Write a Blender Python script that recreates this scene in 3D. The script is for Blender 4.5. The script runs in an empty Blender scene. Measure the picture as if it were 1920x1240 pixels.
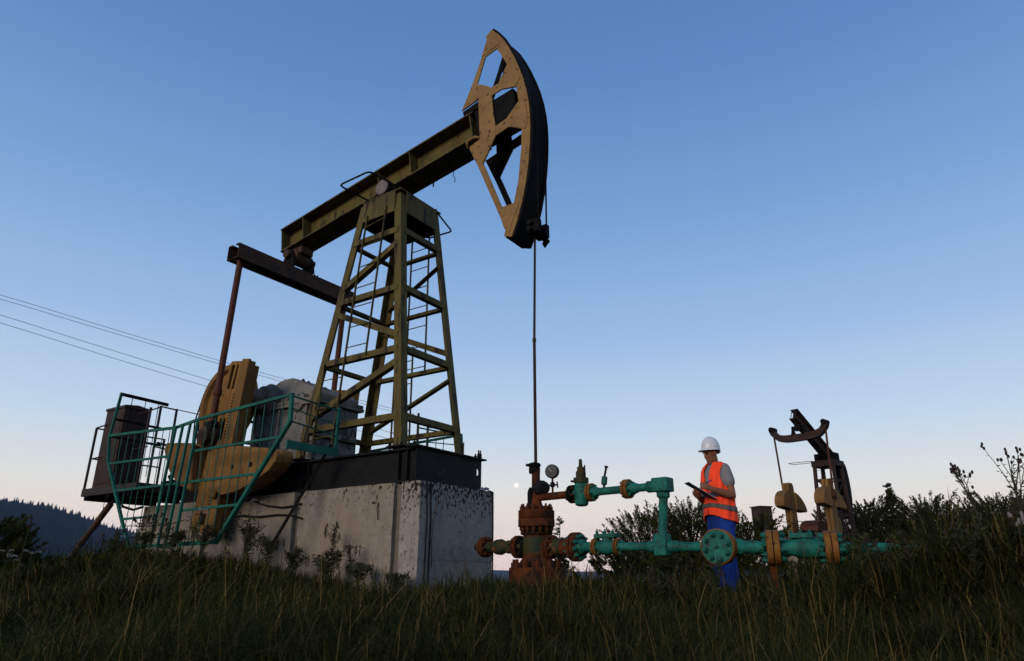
import bpy, bmesh, math, random
import numpy as np
from mathutils import Vector, Matrix, noise
from mathutils.geometry import tessellate_polygon
random.seed(7); RNG = np.random.default_rng(7)
sc = bpy.context.scene
COL = sc.collection
PI = math.pi
R = math.radians

# ------------------------------------------------------------------ camera, sky, sun
cam_d = bpy.data.cameras.new('camera'); cam = bpy.data.objects.new('camera', cam_d); COL.objects.link(cam)
cam_d.sensor_width = 36.0; cam_d.lens = 24.0; cam_d.clip_start = 0.05; cam_d.clip_end = 30000
cam.location = (0, 0, 0); cam.rotation_euler = (PI / 2 + 0.3455, 0, 0)
sc.camera = cam
SUN_AZ = R(217); SUN_EL = R(16)          # compass bearing from +Y: the glow of sunset, behind and left of the camera
world = bpy.data.worlds.new('World'); sc.world = world; world.use_nodes = True
wn = world.node_tree.nodes; wl = world.node_tree.links
bg = wn['Background']
sky = wn.new('ShaderNodeTexSky'); sky.sky_type = 'NISHITA'; sky.sun_disc = False
sky.sun_elevation = R(4.0); sky.sun_rotation = SUN_AZ; sky.altitude = 700; sky.air_density = 1.0; sky.dust_density = 0.6; sky.ozone_density = 3.0
# evening tint by height above the horizon: rose belt low down, blue above
tc = wn.new('ShaderNodeTexCoord'); sp = wn.new('ShaderNodeSeparateXYZ'); ramp = wn.new('ShaderNodeValToRGB')
wl.new(tc.outputs['Generated'], sp.inputs[0]); wl.new(sp.outputs['Z'], ramp.inputs[0])
SKYRAMP = [(0.0, (1.0, 0.775, 0.73)), (0.035, (1.0, 0.80, 0.71)), (0.075, (1.0, 0.86, 0.755)), (0.12, (0.86, 0.855, 0.815)),
           (0.19, (0.62, 0.755, 0.90)), (0.32, (0.365, 0.545, 0.835)), (0.48, (0.205, 0.385, 0.705)), (0.64, (0.120, 0.262, 0.565)), (1.0, (0.05, 0.13, 0.36))]
el = ramp.color_ramp.elements
while len(el) < len(SKYRAMP): el.new(0.5)
for e, (p, c) in zip(el, SKYRAMP): e.position = p; e.color = (*c, 1)
mixs = wn.new('ShaderNodeMix'); mixs.data_type = 'RGBA'; mixs.inputs[0].default_value = 0.9
scl = wn.new('ShaderNodeVectorMath'); scl.operation = 'SCALE'; scl.inputs['Scale'].default_value = 0.12
wl.new(sky.outputs[0], scl.inputs[0])
wl.new(scl.outputs[0], mixs.inputs[6]); wl.new(ramp.outputs[0], mixs.inputs[7])
cmap = wn.new('ShaderNodeMapping'); cmap.inputs['Scale'].default_value = (1.6, 1.6, 34.0); wl.new(tc.outputs['Generated'], cmap.inputs[0])
cno = wn.new('ShaderNodeTexNoise'); cno.inputs['Scale'].default_value = 1.7; cno.inputs['Detail'].default_value = 5; wl.new(cmap.outputs[0], cno.inputs['Vector'])
crr = wn.new('ShaderNodeMapRange'); crr.inputs[1].default_value = .56; crr.inputs[2].default_value = .74; crr.inputs[3].default_value = 0; crr.inputs[4].default_value = .30; wl.new(cno.outputs['Fac'], crr.inputs[0])
clo = wn.new('ShaderNodeMapRange'); clo.inputs[1].default_value = .045; clo.inputs[2].default_value = .11; clo.inputs[3].default_value = 1; clo.inputs[4].default_value = 0; wl.new(sp.outputs['Z'], clo.inputs[0])
cmu = wn.new('ShaderNodeMath'); cmu.operation = 'MULTIPLY'; wl.new(crr.outputs[0], cmu.inputs[0]); wl.new(clo.outputs[0], cmu.inputs[1])
cmx = wn.new('ShaderNodeMix'); cmx.data_type = 'RGBA'; wl.new(cmu.outputs[0], cmx.inputs[0]); wl.new(mixs.outputs[2], cmx.inputs[6]); cmx.inputs[7].default_value = (.50, .47, .54, 1)
wl.new(cmx.outputs[2], bg.inputs[0]); bg.inputs[1].default_value = 1.03
sun_d = bpy.data.lights.new('sun', 'SUN'); sun = bpy.data.objects.new('sun', sun_d); COL.objects.link(sun)
sun_d.energy = 2.3; sun_d.angle = R(30); sun_d.color = (1.0, 0.82, 0.62)
sdir = Vector((math.sin(SUN_AZ) * math.cos(SUN_EL), math.cos(SUN_AZ) * math.cos(SUN_EL), math.sin(SUN_EL)))
sun.rotation_euler = sdir.to_track_quat('Z', 'Y').to_euler()
sc.view_settings.view_transform = 'Standard'; sc.view_settings.look = 'None'
sc.view_settings.exposure = 0.0; sc.view_settings.gamma = 1.0; sc.view_settings.use_curve_mapping = False
sc.cycles.max_bounces = 6; sc.cycles.diffuse_bounces = 3; sc.cycles.glossy_bounces = 2; sc.cycles.volume_bounces = 0
sc.cycles.transparent_max_bounces = 8

# ------------------------------------------------------------------ materials
MATS = {}
def mat(name, col, col2=None, rough=0.65, metal=0.0, scale=5.0, spot=None, spot_amt=0.0, spot_scale=14.0, bump=0.15, bscale=40.0,
        attr=None, trans=0.0, streak=False, spec=0.12, sheen=0):
    m = bpy.data.materials.new(name); m.use_nodes = True; MATS[name] = m
    n = m.node_tree.nodes; l = m.node_tree.links; b = n['Principled BSDF']
    b.inputs['Roughness'].default_value = rough; b.inputs['Metallic'].default_value = metal
    b.inputs['Specular IOR Level'].default_value = spec
    t = n.new('ShaderNodeTexCoord'); mp = n.new('ShaderNodeMapping'); l.new(t.outputs['Object'], mp.inputs[0])
    if streak: mp.inputs['Scale'].default_value = (1, 1, 0.22)
    src = None
    if attr:
        a = n.new('ShaderNodeAttribute'); a.attribute_name = attr; src = a.outputs['Color']
    else:
        nz = n.new('ShaderNodeTexNoise'); nz.inputs['Scale'].default_value = scale; nz.inputs['Detail'].default_value = 6; nz.inputs['Roughness'].default_value = 0.62
        l.new(mp.outputs[0], nz.inputs['Vector'])
        cr = n.new('ShaderNodeValToRGB'); cr.color_ramp.elements[0].position = 0.36; cr.color_ramp.elements[1].position = 0.66
        c2 = col2 or tuple(x * 0.7 for x in col)
        cr.color_ramp.elements[0].color = (*c2, 1); cr.color_ramp.elements[1].color = (*col, 1)
        l.new(nz.outputs['Fac'], cr.inputs[0]); src = cr.outputs[0]
    if spot:
        n2 = n.new('ShaderNodeTexNoise'); n2.inputs['Scale'].default_value = spot_scale; n2.inputs['Detail'].default_value = 8; n2.inputs['Roughness'].default_value = 0.7
        l.new(mp.outputs[0], n2.inputs['Vector'])
        r2 = n.new('ShaderNodeValToRGB'); r2.color_ramp.elements[0].position = 0.66 - 0.28 * spot_amt; r2.color_ramp.elements[1].position = 0.72 - 0.26 * spot_amt
        l.new(n2.outputs['Fac'], r2.inputs[0])
        mx = n.new('ShaderNodeMix'); mx.data_type = 'RGBA'; l.new(r2.outputs[0], mx.inputs[0]); l.new(src, mx.inputs[6]); mx.inputs[7].default_value = (*spot, 1)
        src = mx.outputs[2]
    l.new(src, b.inputs['Base Color'])
    if bump:
        n3 = n.new('ShaderNodeTexNoise'); n3.inputs['Scale'].default_value = bscale; n3.inputs['Detail'].default_value = 5
        l.new(t.outputs['Object'], n3.inputs['Vector'])
        bp = n.new('ShaderNodeBump'); bp.inputs['Strength'].default_value = bump; bp.inputs['Distance'].default_value = 0.02
        l.new(n3.outputs['Fac'], bp.inputs['Height']); l.new(bp.outputs[0], b.inputs['Normal'])
    if trans:
        ts = n.new('ShaderNodeBsdfTranslucent'); l.new(src, ts.inputs[0]); ms = n.new('ShaderNodeMixShader'); ms.inputs[0].default_value = trans
        out = n['Material Output']; l.new(b.outputs[0], ms.inputs[1]); l.new(ts.outputs[0], ms.inputs[2]); l.new(ms.outputs[0], out.inputs[0])
    return m
RUST = (0.075, 0.030, 0.014); GRIME = (0.018, 0.015, 0.012)
olive = mat('olive_paint', (0.118, 0.092, 0.026), (0.070, 0.055, 0.018), 0.6, scale=4, spot=GRIME, spot_amt=0.46, spot_scale=7, streak=True, bump=.3)
capm = mat('faded_mauve_cap', (0.20, 0.165, 0.17), (0.13, 0.10, 0.105), 0.6, scale=8, spot=RUST, spot_amt=0.3)
tan = mat('tan_paint', (0.27, 0.160, 0.058), (0.20, 0.118, 0.045), 0.6, scale=2.6, spot=(0.035, 0.02, 0.013), spot_amt=0.33, spot_scale=13, bump=.35, bscale=18)
yellow = mat('yellow_ochre_paint', (0.225, 0.118, 0.032), (0.130, 0.068, 0.021), 0.7, scale=3, spot=(0.045, 0.026, 0.014), spot_amt=0.22, spot_scale=26, bump=0.5, bscale=30, streak=True, spec=.15)
black = mat('oily_black_steel', (0.013, 0.013, 0.014), (0.007, 0.007, 0.008), 0.55, scale=5, spot=(0.06, 0.05, 0.036), spot_amt=0.02, spot_scale=6, bump=0.25, spec=.08)
blackdull = mat('sooty_steel', (0.010, 0.009, 0.009), (0.005, 0.005, 0.005), 0.75, scale=6, spec=.06)
rustbeam = mat('rusted_beam_steel', (0.080, 0.042, 0.024), (0.034, 0.024, 0.020), 0.75, scale=7, spot=(0.04, 0.035, 0.04), spot_amt=0.4, spot_scale=5, bump=0.35)
redrod = mat('red_brown_paint', (0.090, 0.030, 0.018), (0.055, 0.020, 0.014), 0.6, scale=6, spot=GRIME, spot_amt=0.25)
teal = mat('teal_green_paint', (0.011, 0.120, 0.088), (0.007, 0.068, 0.052), 0.55, scale=6, spot=(0.035, 0.028, 0.018), spot_amt=0.28, spot_scale=22)
tealpipe = mat('teal_pipe_paint', (0.012, 0.165, 0.125), (0.006, 0.066, 0.052), 0.6, scale=9, spec=.18, spot=(0.040, 0.022, 0.012), spot_amt=0.36, spot_scale=24, bump=0.5)
mossy = mat('flaking_green_on_rust', (0.044, 0.038, 0.011), (0.014, 0.030, 0.019), 0.65, scale=5, spot=(0.14, 0.045, 0.014), spot_amt=0.42, spot_scale=8, bump=0.4)
rustred = mat('orange_rust', (0.110, 0.030, 0.008), (0.046, 0.014, 0.005), 0.8, scale=6, spot=(0.020, 0.011, 0.008), spot_amt=0.46, spot_scale=9, bump=0.5, bscale=60)
ochre = mat('ochre_flange_paint', (0.215, 0.096, 0.020), (0.125, 0.050, 0.012), 0.65, scale=7, spot=(0.05, 0.03, 0.014), spot_amt=0.3, spot_scale=15, bump=0.4)
rubber = mat('black_rubber', (0.014, 0.014, 0.016), None, 0.75)
glassgrey = mat('gauge_face', (0.045, 0.05, 0.055), (0.03, 0.032, 0.036), 0.35, scale=12, bump=0)
grey = mat('worn_grey_paint', (0.195, 0.182, 0.158), (0.115, 0.105, 0.09), 0.6, scale=4, spot=(0.09, 0.065, 0.048), spot_amt=0.25, spot_scale=6, streak=True, bump=0.3)
silver = mat('pale_silver_paint', (0.20, 0.20, 0.20), (0.07, 0.069, 0.069), 0.5, scale=3, spot=(0.02, 0.018, 0.016), spot_amt=0.40, spot_scale=3.0, bump=0.3)
cabm = mat('maroon_brown_paint', (0.050, 0.031, 0.027), (0.033, 0.021, 0.018), 0.6, scale=4, spot=(0.03, 0.018, 0.015), spot_amt=0.3)
deckm = mat('chequer_plate', (0.050, 0.038, 0.035), (0.030, 0.024, 0.022), 0.6, scale=60, bump=0.6, bscale=110)
def conc(name, c1, c2, c3, oil, oil_top):
    m = bpy.data.materials.new(name); m.use_nodes = True; n = m.node_tree.nodes; l = m.node_tree.links; b = n['Principled BSDF']; b.inputs['Roughness'].default_value = .92; b.inputs['Specular IOR Level'].default_value = .15
    t = n.new('ShaderNodeTexCoord')
    def nz(sc, det, vec=None, rough=.6):
        q = n.new('ShaderNodeTexNoise'); q.inputs['Scale'].default_value = sc; q.inputs['Detail'].default_value = det; q.inputs['Roughness'].default_value = rough; l.new(vec or t.outputs['Object'], q.inputs['Vector']); return q.outputs['Fac']
    def rmp(src, a, c, ca, cb):
        r = n.new('ShaderNodeValToRGB'); r.color_ramp.elements[0].position = a; r.color_ramp.elements[1].position = c; r.color_ramp.elements[0].color = (*ca, 1); r.color_ramp.elements[1].color = (*cb, 1); l.new(src, r.inputs[0]); return r.outputs[0]
    def mix(f, a, c):
        x = n.new('ShaderNodeMix'); x.data_type = 'RGBA'; l.new(f, x.inputs[0]); l.new(a, x.inputs[6]); 
        if isinstance(c, tuple): x.inputs[7].default_value = (*c, 1)
        else: l.new(c, x.inputs[7])
        return x.outputs[2]
    mp = n.new('ShaderNodeMapping'); mp.inputs['Scale'].default_value = (1, 1, .16); l.new(t.outputs['Object'], mp.inputs[0])
    base = rmp(nz(7, 8, None, .7), .32, .70, c2, c1)
    st = rmp(nz(1.1, 5), .42, .66, (0, 0, 0), (.8, .8, .8)); base = mix(st, base, c3)
    stk = rmp(nz(5, 6, mp.outputs[0]), .52, .76, (0, 0, 0), (.32, .32, .32)); base = mix(stk, base, tuple(x * .5 for x in c2))
    pit = rmp(nz(38, 4, None, .7), .64, .70, (0, 0, 0), (.9, .9, .9)); base = mix(pit, base, tuple(x * .35 for x in c2))
    # oil: splashed specks, thicker along the top edge under the frame
    sx = n.new('ShaderNodeSeparateXYZ'); l.new(t.outputs['Object'], sx.inputs[0]); mr = n.new('ShaderNodeMapRange'); mr.inputs[1].default_value = .55; mr.inputs[2].default_value = 1.12; mr.inputs[3].default_value = 0; mr.inputs[4].default_value = oil_top; l.new(sx.outputs['Z'], mr.inputs[0])
    mp2 = n.new('ShaderNodeMapping'); mp2.inputs['Scale'].default_value = (1.6, 1.6, 1.1); l.new(t.outputs['Object'], mp2.inputs[0])
    ad = n.new('ShaderNodeMath'); ad.operation = 'ADD'; l.new(nz(15, 8, mp2.outputs[0], .72), ad.inputs[0]); l.new(mr.outputs[0], ad.inputs[1])
    o = rmp(ad.outputs[0], oil, oil + .05, (0, 0, 0), (1, 1, 1)); base = mix(o, base, (.014, .012, .011))
    l.new(base, b.inputs['Base Color'])
    bp = n.new('ShaderNodeBump'); bp.inputs['Strength'].default_value = .7; bp.inputs['Distance'].default_value = .02; l.new(nz(30, 8, None, .75), bp.inputs['Height']); l.new(bp.outputs[0], b.inputs['Normal']); return m
concrete = conc('board_marked_concrete', (.27, .247, .212), (.135, .122, .105), (.20, .176, .145), .635, .07)
concwarm = conc('stained_concrete', (.30, .275, .235), (.165, .148, .124), (.245, .195, .145), .622, .09)
concoil = conc('oil_splashed_concrete', (.36, .335, .295), (.18, .166, .145), (.27, .246, .212), .588, .15)
conccore = mat('dark_joint_concrete', (0.16, 0.14, 0.12), None, 0.95, scale=5, bump=0.5)  # darker concrete of the core, visible in the upright joints
white_m = mat('white_plastic', (0.62, 0.64, 0.67), (0.57, 0.59, 0.62), 0.32, scale=3, bump=0.02, spec=0.5)
skin = mat('tanned_skin', (0.225, 0.100, 0.060), (0.175, 0.074, 0.044), 0.5, scale=9, bump=0.12, bscale=90)
hairm = mat('dark_hair', (0.025, 0.016, 0.011), None, 0.6, bump=0.4, bscale=120)
vestm = mat('orange_hi_vis_fabric', (1.0, 0.080, 0.026), (0.96, 0.066, 0.020), 0.65, scale=6, bump=0.25, bscale=22)
_vb = vestm.node_tree.nodes['Principled BSDF']
reflm = mat('grey_reflective_tape', (0.115, 0.11, 0.105), None, 0.5, scale=40, bump=0.05)
shirtm = mat('heather_grey_jersey', (0.24, 0.24, 0.25), (0.13, 0.13, 0.14), 0.9, scale=120, bump=0.2, bscale=60)
bluem = mat('royal_blue_workwear', (0.012, 0.050, 0.29), (0.008, 0.034, 0.20), 0.85, scale=5, bump=0.4, bscale=16)
navy = mat('navy_board', (0.022, 0.026, 0.045), None, 0.45, bump=0)
paper = mat('white_paper', (0.75, 0.75, 0.74), None, 0.8, bump=0)
bark = mat('grey_brown_bark', (0.055, 0.040, 0.028), (0.030, 0.022, 0.016), 0.9, scale=14, bump=0.8)
leafm = mat('leaf_green', (0.05, 0.08, 0.02), attr='tint', rough=0.8, bump=0, trans=0.25, spec=.06)
grassm = mat('grass_blades', (0.05, 0.08, 0.02), attr='tint', rough=0.8, bump=0, trans=0.3, spec=.06)
soil = mat('dark_turf', (0.024, 0.020, 0.008), (0.011, 0.009, 0.005), 0.95, scale=9, bump=0.8, bscale=18)
forestm = mat('distant_spruce_forest', (0.010, 0.017, 0.010), (0.005, 0.010, 0.006), 0.95, scale=0.02, bump=0, spec=0)
woodpole = mat('weathered_pole_wood', (0.045, 0.035, 0.028), None, 0.9, streak=True)
ceramic = mat('porcelain', (0.6, 0.6, 0.58), None, 0.3, bump=0)
darkiron = mat('far_brown_steel', (0.048, 0.026, 0.020), (0.026, 0.017, 0.015), 0.7, scale=3, spot=GRIME, spot_amt=0.3, spot_scale=4)
darkgreen = mat('dull_green_iron', (0.045, 0.065, 0.040), None, 0.6, scale=6)
flowerw = mat('white_umbel', (0.30, 0.30, 0.29), None, 0.9, bump=0)
seedm = mat('brown_seed_head', (0.040, 0.026, 0.024), None, 0.9, bump=0)

# ------------------------------------------------------------------ mesh builder
class MB:
    def __init__(s): s.v = []; s.f = []
    def add(s, vs, fs):
        o = len(s.v); s.v += [tuple(p) for p in vs]; s.f += [tuple(i + o for i in f) for f in fs]; return s
    def box(s, lo, hi):
        x0, y0, z0 = lo; x1, y1, z1 = hi
        return s.add([(x0, y0, z0), (x1, y0, z0), (x1, y1, z0), (x0, y1, z0), (x0, y0, z1), (x1, y0, z1), (x1, y1, z1), (x0, y1, z1)],
                     [(0, 3, 2, 1), (4, 5, 6, 7), (0, 1, 5, 4), (1, 2, 6, 5), (2, 3, 7, 6), (3, 0, 4, 7)])
    def beam(s, p0, p1, w, h, up=(0, 0, 1), w1=None, h1=None):
        p0 = Vector(p0); p1 = Vector(p1); d = (p1 - p0).normalized(); up = Vector(up)
        sd = d.cross(up)
        if sd.length < 1e-4: sd = d.cross(Vector((1, 0, 0)))
        sd.normalize(); u = sd.cross(d)
        w1 = w1 or w; h1 = h1 or h; vs = []
        for p, a, b in ((p0, w, h), (p1, w1, h1)):
            for i, j in ((-1, -1), (1, -1), (1, 1), (-1, 1)): vs.append(p + sd * (i * a / 2) + u * (j * b / 2))
        return s.add(vs, [(0, 1, 2, 3), (7, 6, 5, 4), (0, 4, 5, 1), (1, 5, 6, 2), (2, 6, 7, 3), (3, 7, 4, 0)])
    def angle(s, p0, p1, a, t, n1, n2):
        """rolled angle: two thin legs along p0-p1, one spreading along n1, one along n2"""
        p0 = Vector(p0); p1 = Vector(p1); d = (p1 - p0).normalized()
        n1 = Vector(n1); n1 = (n1 - d * n1.dot(d)).normalized(); n2 = Vector(n2); n2 = (n2 - d * n2.dot(d)); n2 = (n2 - n1 * n2.dot(n1)).normalized()
        prof = [(0, 0), (a, 0), (a, t), (t, t), (t, a), (0, a)]
        vs = [p + n1 * x + n2 * y for p in (p0, p1) for x, y in prof]
        fs = [(0, 1, 2, 3), (0, 3, 4, 5), (9, 8, 7, 6), (11, 10, 9, 6)] + [(i, (i + 1) % 6 + 0, (i + 1) % 6 + 6, i + 6)[::-1] for i in range(6)]
        return s.add(vs, fs)
    def cyl(s, p0, p1, r0, r1=None, n=16, caps=True):
        p0 = Vector(p0); p1 = Vector(p1); d = (p1 - p0).normalized(); r1 = r0 if r1 is None else r1
        q = d.to_track_quat('Z', 'Y'); vs = []
        for p, r in ((p0, r0), (p1, r1)):
            for i in range(n): vs.append(p + q @ Vector((r * math.cos(2 * PI * i / n), r * math.sin(2 * PI * i / n), 0)))
        fs = [(i, (i + 1) % n, (i + 1) % n + n, i + n) for i in range(n)]
        if caps: fs += [tuple(range(n - 1, -1, -1)), tuple(range(n, 2 * n))]
        return s.add(vs, fs)
    def lathe(s, o, ax, prof, n=24):
        o = Vector(o); ax = Vector(ax).normalized(); q = ax.to_track_quat('Z', 'Y'); vs = []; m = len(prof)
        for r, h in prof:
            for i in range(n): vs.append(o + ax * h + q @ Vector((r * math.cos(2 * PI * i / n), r * math.sin(2 * PI * i / n), 0)))
        fs = [(k * n + i, k * n + (i + 1) % n, (k + 1) * n + (i + 1) % n, (k + 1) * n + i) for k in range(m - 1) for i in range(n)]
        fs += [tuple(range(n - 1, -1, -1)), tuple(range((m - 1) * n, m * n))]
        return s.add(vs, fs)
    def tube(s, pts, r, n=6, r1=None, cap=True):
        pts = [Vector(p) for p in pts]; vs = []; m = len(pts); up = None
        for i, p in enumerate(pts):
            d = (pts[min(i + 1, m - 1)] - pts[max(i - 1, 0)]).normalized()
            if up is None: up = d.orthogonal().normalized()
            up = (up - d * up.dot(d)).normalized(); sd = d.cross(up)
            rr = r if r1 is None else r + (r1 - r) * i / (m - 1)
            for k in range(n): a = 2 * PI * k / n; vs.append(p + up * (rr * math.cos(a)) + sd * (rr * math.sin(a)))
        fs = [(i * n + k, i * n + (k + 1) % n, (i + 1) * n + (k + 1) % n, (i + 1) * n + k) for i in range(m - 1) for k in range(n)]
        if cap: fs += [tuple(range(n - 1, -1, -1)), tuple(range((m - 1) * n, m * n))]
        return s.add(vs, fs)
    def plate(s, outer, holes, fa, fb):
        """flat plate with cut-outs; fa/fb place a 2-D point on its two faces"""
        loops = [outer] + list(holes)
        flat = [p for lp in loops for p in lp]; n = len(flat)
        tris = tessellate_polygon([[Vector((x, y, 0)) for x, y in lp] for lp in loops])
        vs = [fa(*p) for p in flat] + [fb(*p) for p in flat]
        fs = [tuple(t) for t in tris] + [tuple(i + n for i in reversed(t)) for t in tris]
        k = 0
        for lp in loops:
            m = len(lp); fs += [(k + i, k + (i + 1) % m, k + (i + 1) % m + n, k + i + n) for i in range(m)]; k += m
        return s.add(vs, fs)
    def isec(s, p0, p1, w, h, tw, tf, up=(0, 0, 1)):
        p0 = Vector(p0); p1 = Vector(p1); d = (p1 - p0).normalized(); u = Vector(up); u = (u - d * u.dot(d)).normalized()
        s.beam(p0, p1, tw, h - 2 * tf, u); o = u * ((h - tf) / 2)
        s.beam(p0 + o, p1 + o, w, tf, u); return s.beam(p0 - o, p1 - o, w, tf, u)
    def mesh(s, name, smooth=0.6):
        me = bpy.data.meshes.new(name); me.from_pydata([tuple(p) for p in s.v], [], s.f)
        bm = bmesh.new(); bm.from_mesh(me); bmesh.ops.recalc_face_normals(bm, faces=bm.faces); bm.to_mesh(me); bm.free()
        if smooth: me.shade_smooth(); me.set_sharp_from_angle(angle=smooth)
        return me
    def build(s, name, m, parent=None, smooth=0.6, bevel=0, **kw):
        me = s.mesh(name, smooth); me.materials.append(m)
        return link(name, me, parent, bevel, **kw)
BASE = {}
def link(name, me, parent=None, bevel=0, label=None, cat=None, group=None, kind=None):
    o = bpy.data.objects.new(name, me); COL.objects.link(o)
    if parent is not None:
        o.parent = parent
        if parent.name in BASE: o.location = -BASE[parent.name]
    if bevel:
        b = o.modifiers.new('Bevel', 'BEVEL'); b.width = bevel; b.segments = 2; b.limit_method = 'ANGLE'; b.angle_limit = R(40)
    tag(o, label, cat, group, kind); return o
def tag(o, label=None, cat=None, group=None, kind=None):
    if label: o['label'] = label
    if cat: o['category'] = cat
    if group: o['group'] = group
    if kind: o['kind'] = kind
    return o
def thing(name, base, label, cat, frame=None, group=None):
    """Empty at a thing's base. frame = (origin, yaw): base and parts are given in that frame as (lateral, rearward, up)."""
    e = bpy.data.objects.new(name, None); COL.objects.link(e); e.empty_display_size = 0.2
    base = Vector(base)
    if frame: o, yaw = frame; e.location = Vector(o) + Matrix.Rotation(yaw, 3, 'Z') @ base; e.rotation_euler = (0, 0, yaw)
    else: e.location = base
    BASE[e.name] = base; return tag(e, label, cat, group)
def put(name, me, parent, loc, axis=(0, 0, 1), roll=0.0):
    o = bpy.data.objects.new(name, me); COL.objects.link(o); o.parent = parent
    loc = Vector(loc); o.location = loc - BASE[parent.name] if parent.name in BASE else loc
    o.rotation_euler = (Vector(axis).to_track_quat('Z', 'Y') @ Matrix.Rotation(roll, 3, 'Z').to_quaternion()).to_euler(); return o
_bolts = {}
def bolt_mesh(r, h, m, n=6):
    k = (round(r, 4), round(h, 4), m.name)
    if k not in _bolts:
        b = MB(); b.lathe((0, 0, 0), (0, 0, 1), [(r, 0), (r, h * 0.55), (r * 0.9, h * 0.6)], n); b.cyl((0, 0, h * 0.55), (0, 0, h), r * 0.55, r * 0.5, 8)
        me = b.mesh('bolt', 0.5); me.materials.append(m); _bolts[k] = me
    return _bolts[k]
def ring_bolts(parent, c, ax, rad, n, r, h, m, phase=0.0):
    c = Vector(c); ax = Vector(ax).normalized(); q = ax.to_track_quat('Z', 'Y')
    for i in range(n):
        a = 2 * PI * i / n + phase
        put('bolt', bolt_mesh(r, h, m), parent, c + q @ Vector((rad * math.cos(a), rad * math.sin(a), 0)), ax, a)
def lerp(a, b, t): return tuple(x + (y - x) * t for x, y in zip(a, b))
def sm(a, b, x):
    t = np.clip((x - a) / (b - a), 0, 1); return t * t * (3 - 2 * t)

# ------------------------------------------------------------------ terrain
def H(x, y):
    x = np.asarray(x, float); y = np.asarray(y, float)
    d = np.hypot(x, y)
    z = -0.64 + 0.37 * sm(0.0, 8.0, y)
    z = z + 0.42 * np.exp(-((x + 4.3) / 1.7) ** 2 - ((y - 9.2) / 2.4) ** 2) - 0.10 * sm(-5.2, -7.5, x)
    z = z + 0.80 * np.exp(-((x - 5.0) / 1.75) ** 2 - ((y - 5.2) / 2.3) ** 2) + 0.12 * np.exp(-((x - 3.2) / 1.0) ** 2 - ((y - 5.0) / 1.5) ** 2)
    e = y - (13.0 + np.maximum(0, x) * 2.1)
    z = z - 0.085 * np.clip(e, 0, None) * sm(0, 8, e)
    z = z + 0.04 * np.sin(x * 1.7 + 0.5 * y) * np.cos(y * 1.3) * sm(0, 3, d) + 0.02 * np.sin(3.9 * x) * np.sin(3.3 * y + 1)
    far = sm(25, 60, d)
    z = np.maximum(z, -42 + 0 * z)
    # the hill on the left and faint ranges beyond
    ang = np.degrees(np.arctan2(x, y))
    ridge = np.interp(ang, [-80, -45, -36, -33, -31, -29.5, -28, -26, -22, -15, -8, 0], [.146, .122, .1045, .0975, .088, .079, .0735, .070, .057, .040, .026, .015])
    hill = ridge * 1400 * sm(420, 1400, d) * (1 - 0.75 * sm(1450, 2300, d)) - 42
    z = np.where(d > 380, np.maximum(z, hill), z)
    rng2 = np.interp(ang, [-90, -20, -4, 0, 6, 12, 25, 90], [0.004, 0.004, 0.009, 0.0075, 0.006, 0.010, 0.016, 0.02]) * 2500
    z = np.where(d > 1700, np.maximum(z, rng2 * sm(1750, 2500, d) - 40 * (1 - sm(1750, 2500, d))), z)
    return z
def terrain():
    rs = np.concatenate([np.linspace(0.4, 14, 70), np.geomspace(14.5, 380, 40), np.linspace(400, 1700, 44), np.linspace(1730, 2600, 16)])
    an = np.radians(np.concatenate([np.linspace(-180, -62, 16)[:-1], np.linspace(-62, 62, 190), np.linspace(62, 180, 16)[1:-1]]))
    A, Rr = np.meshgrid(an, rs); X = Rr * np.sin(A); Y = Rr * np.cos(A); Z = H(X, Y)
    m, n = X.shape; v = np.stack([X, Y, Z], -1).reshape(-1, 3)
    v = np.vstack([[0, 0, float(H(0, 0))], v])
    fs = [(0, 1 + (j + 1) % n, 1 + j) for j in range(n)]
    for i in range(m - 1):
        for j in range(n): k = (j + 1) % n; fs.append((1 + i * n + j, 1 + i * n + k, 1 + (i + 1) * n + k, 1 + (i + 1) * n + j))
    me = bpy.data.meshes.new('ground'); me.from_pydata(v.tolist(), [], fs); me.shade_smooth(); me.materials.append(soil)
    link('ground', me, kind='structure')
terrain()

# ------------------------------------------------------------------ PUMP JACK (frame: x lateral away, y rearward, z up; origin under the well)
W = Vector((0.2764, 8.0, 0.0)); YAW = 0.9791
PF = (W, YAW)
def toW(l, s, z): return W + Matrix.Rotation(YAW, 3, 'Z') @ Vector((l, s, z))

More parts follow.
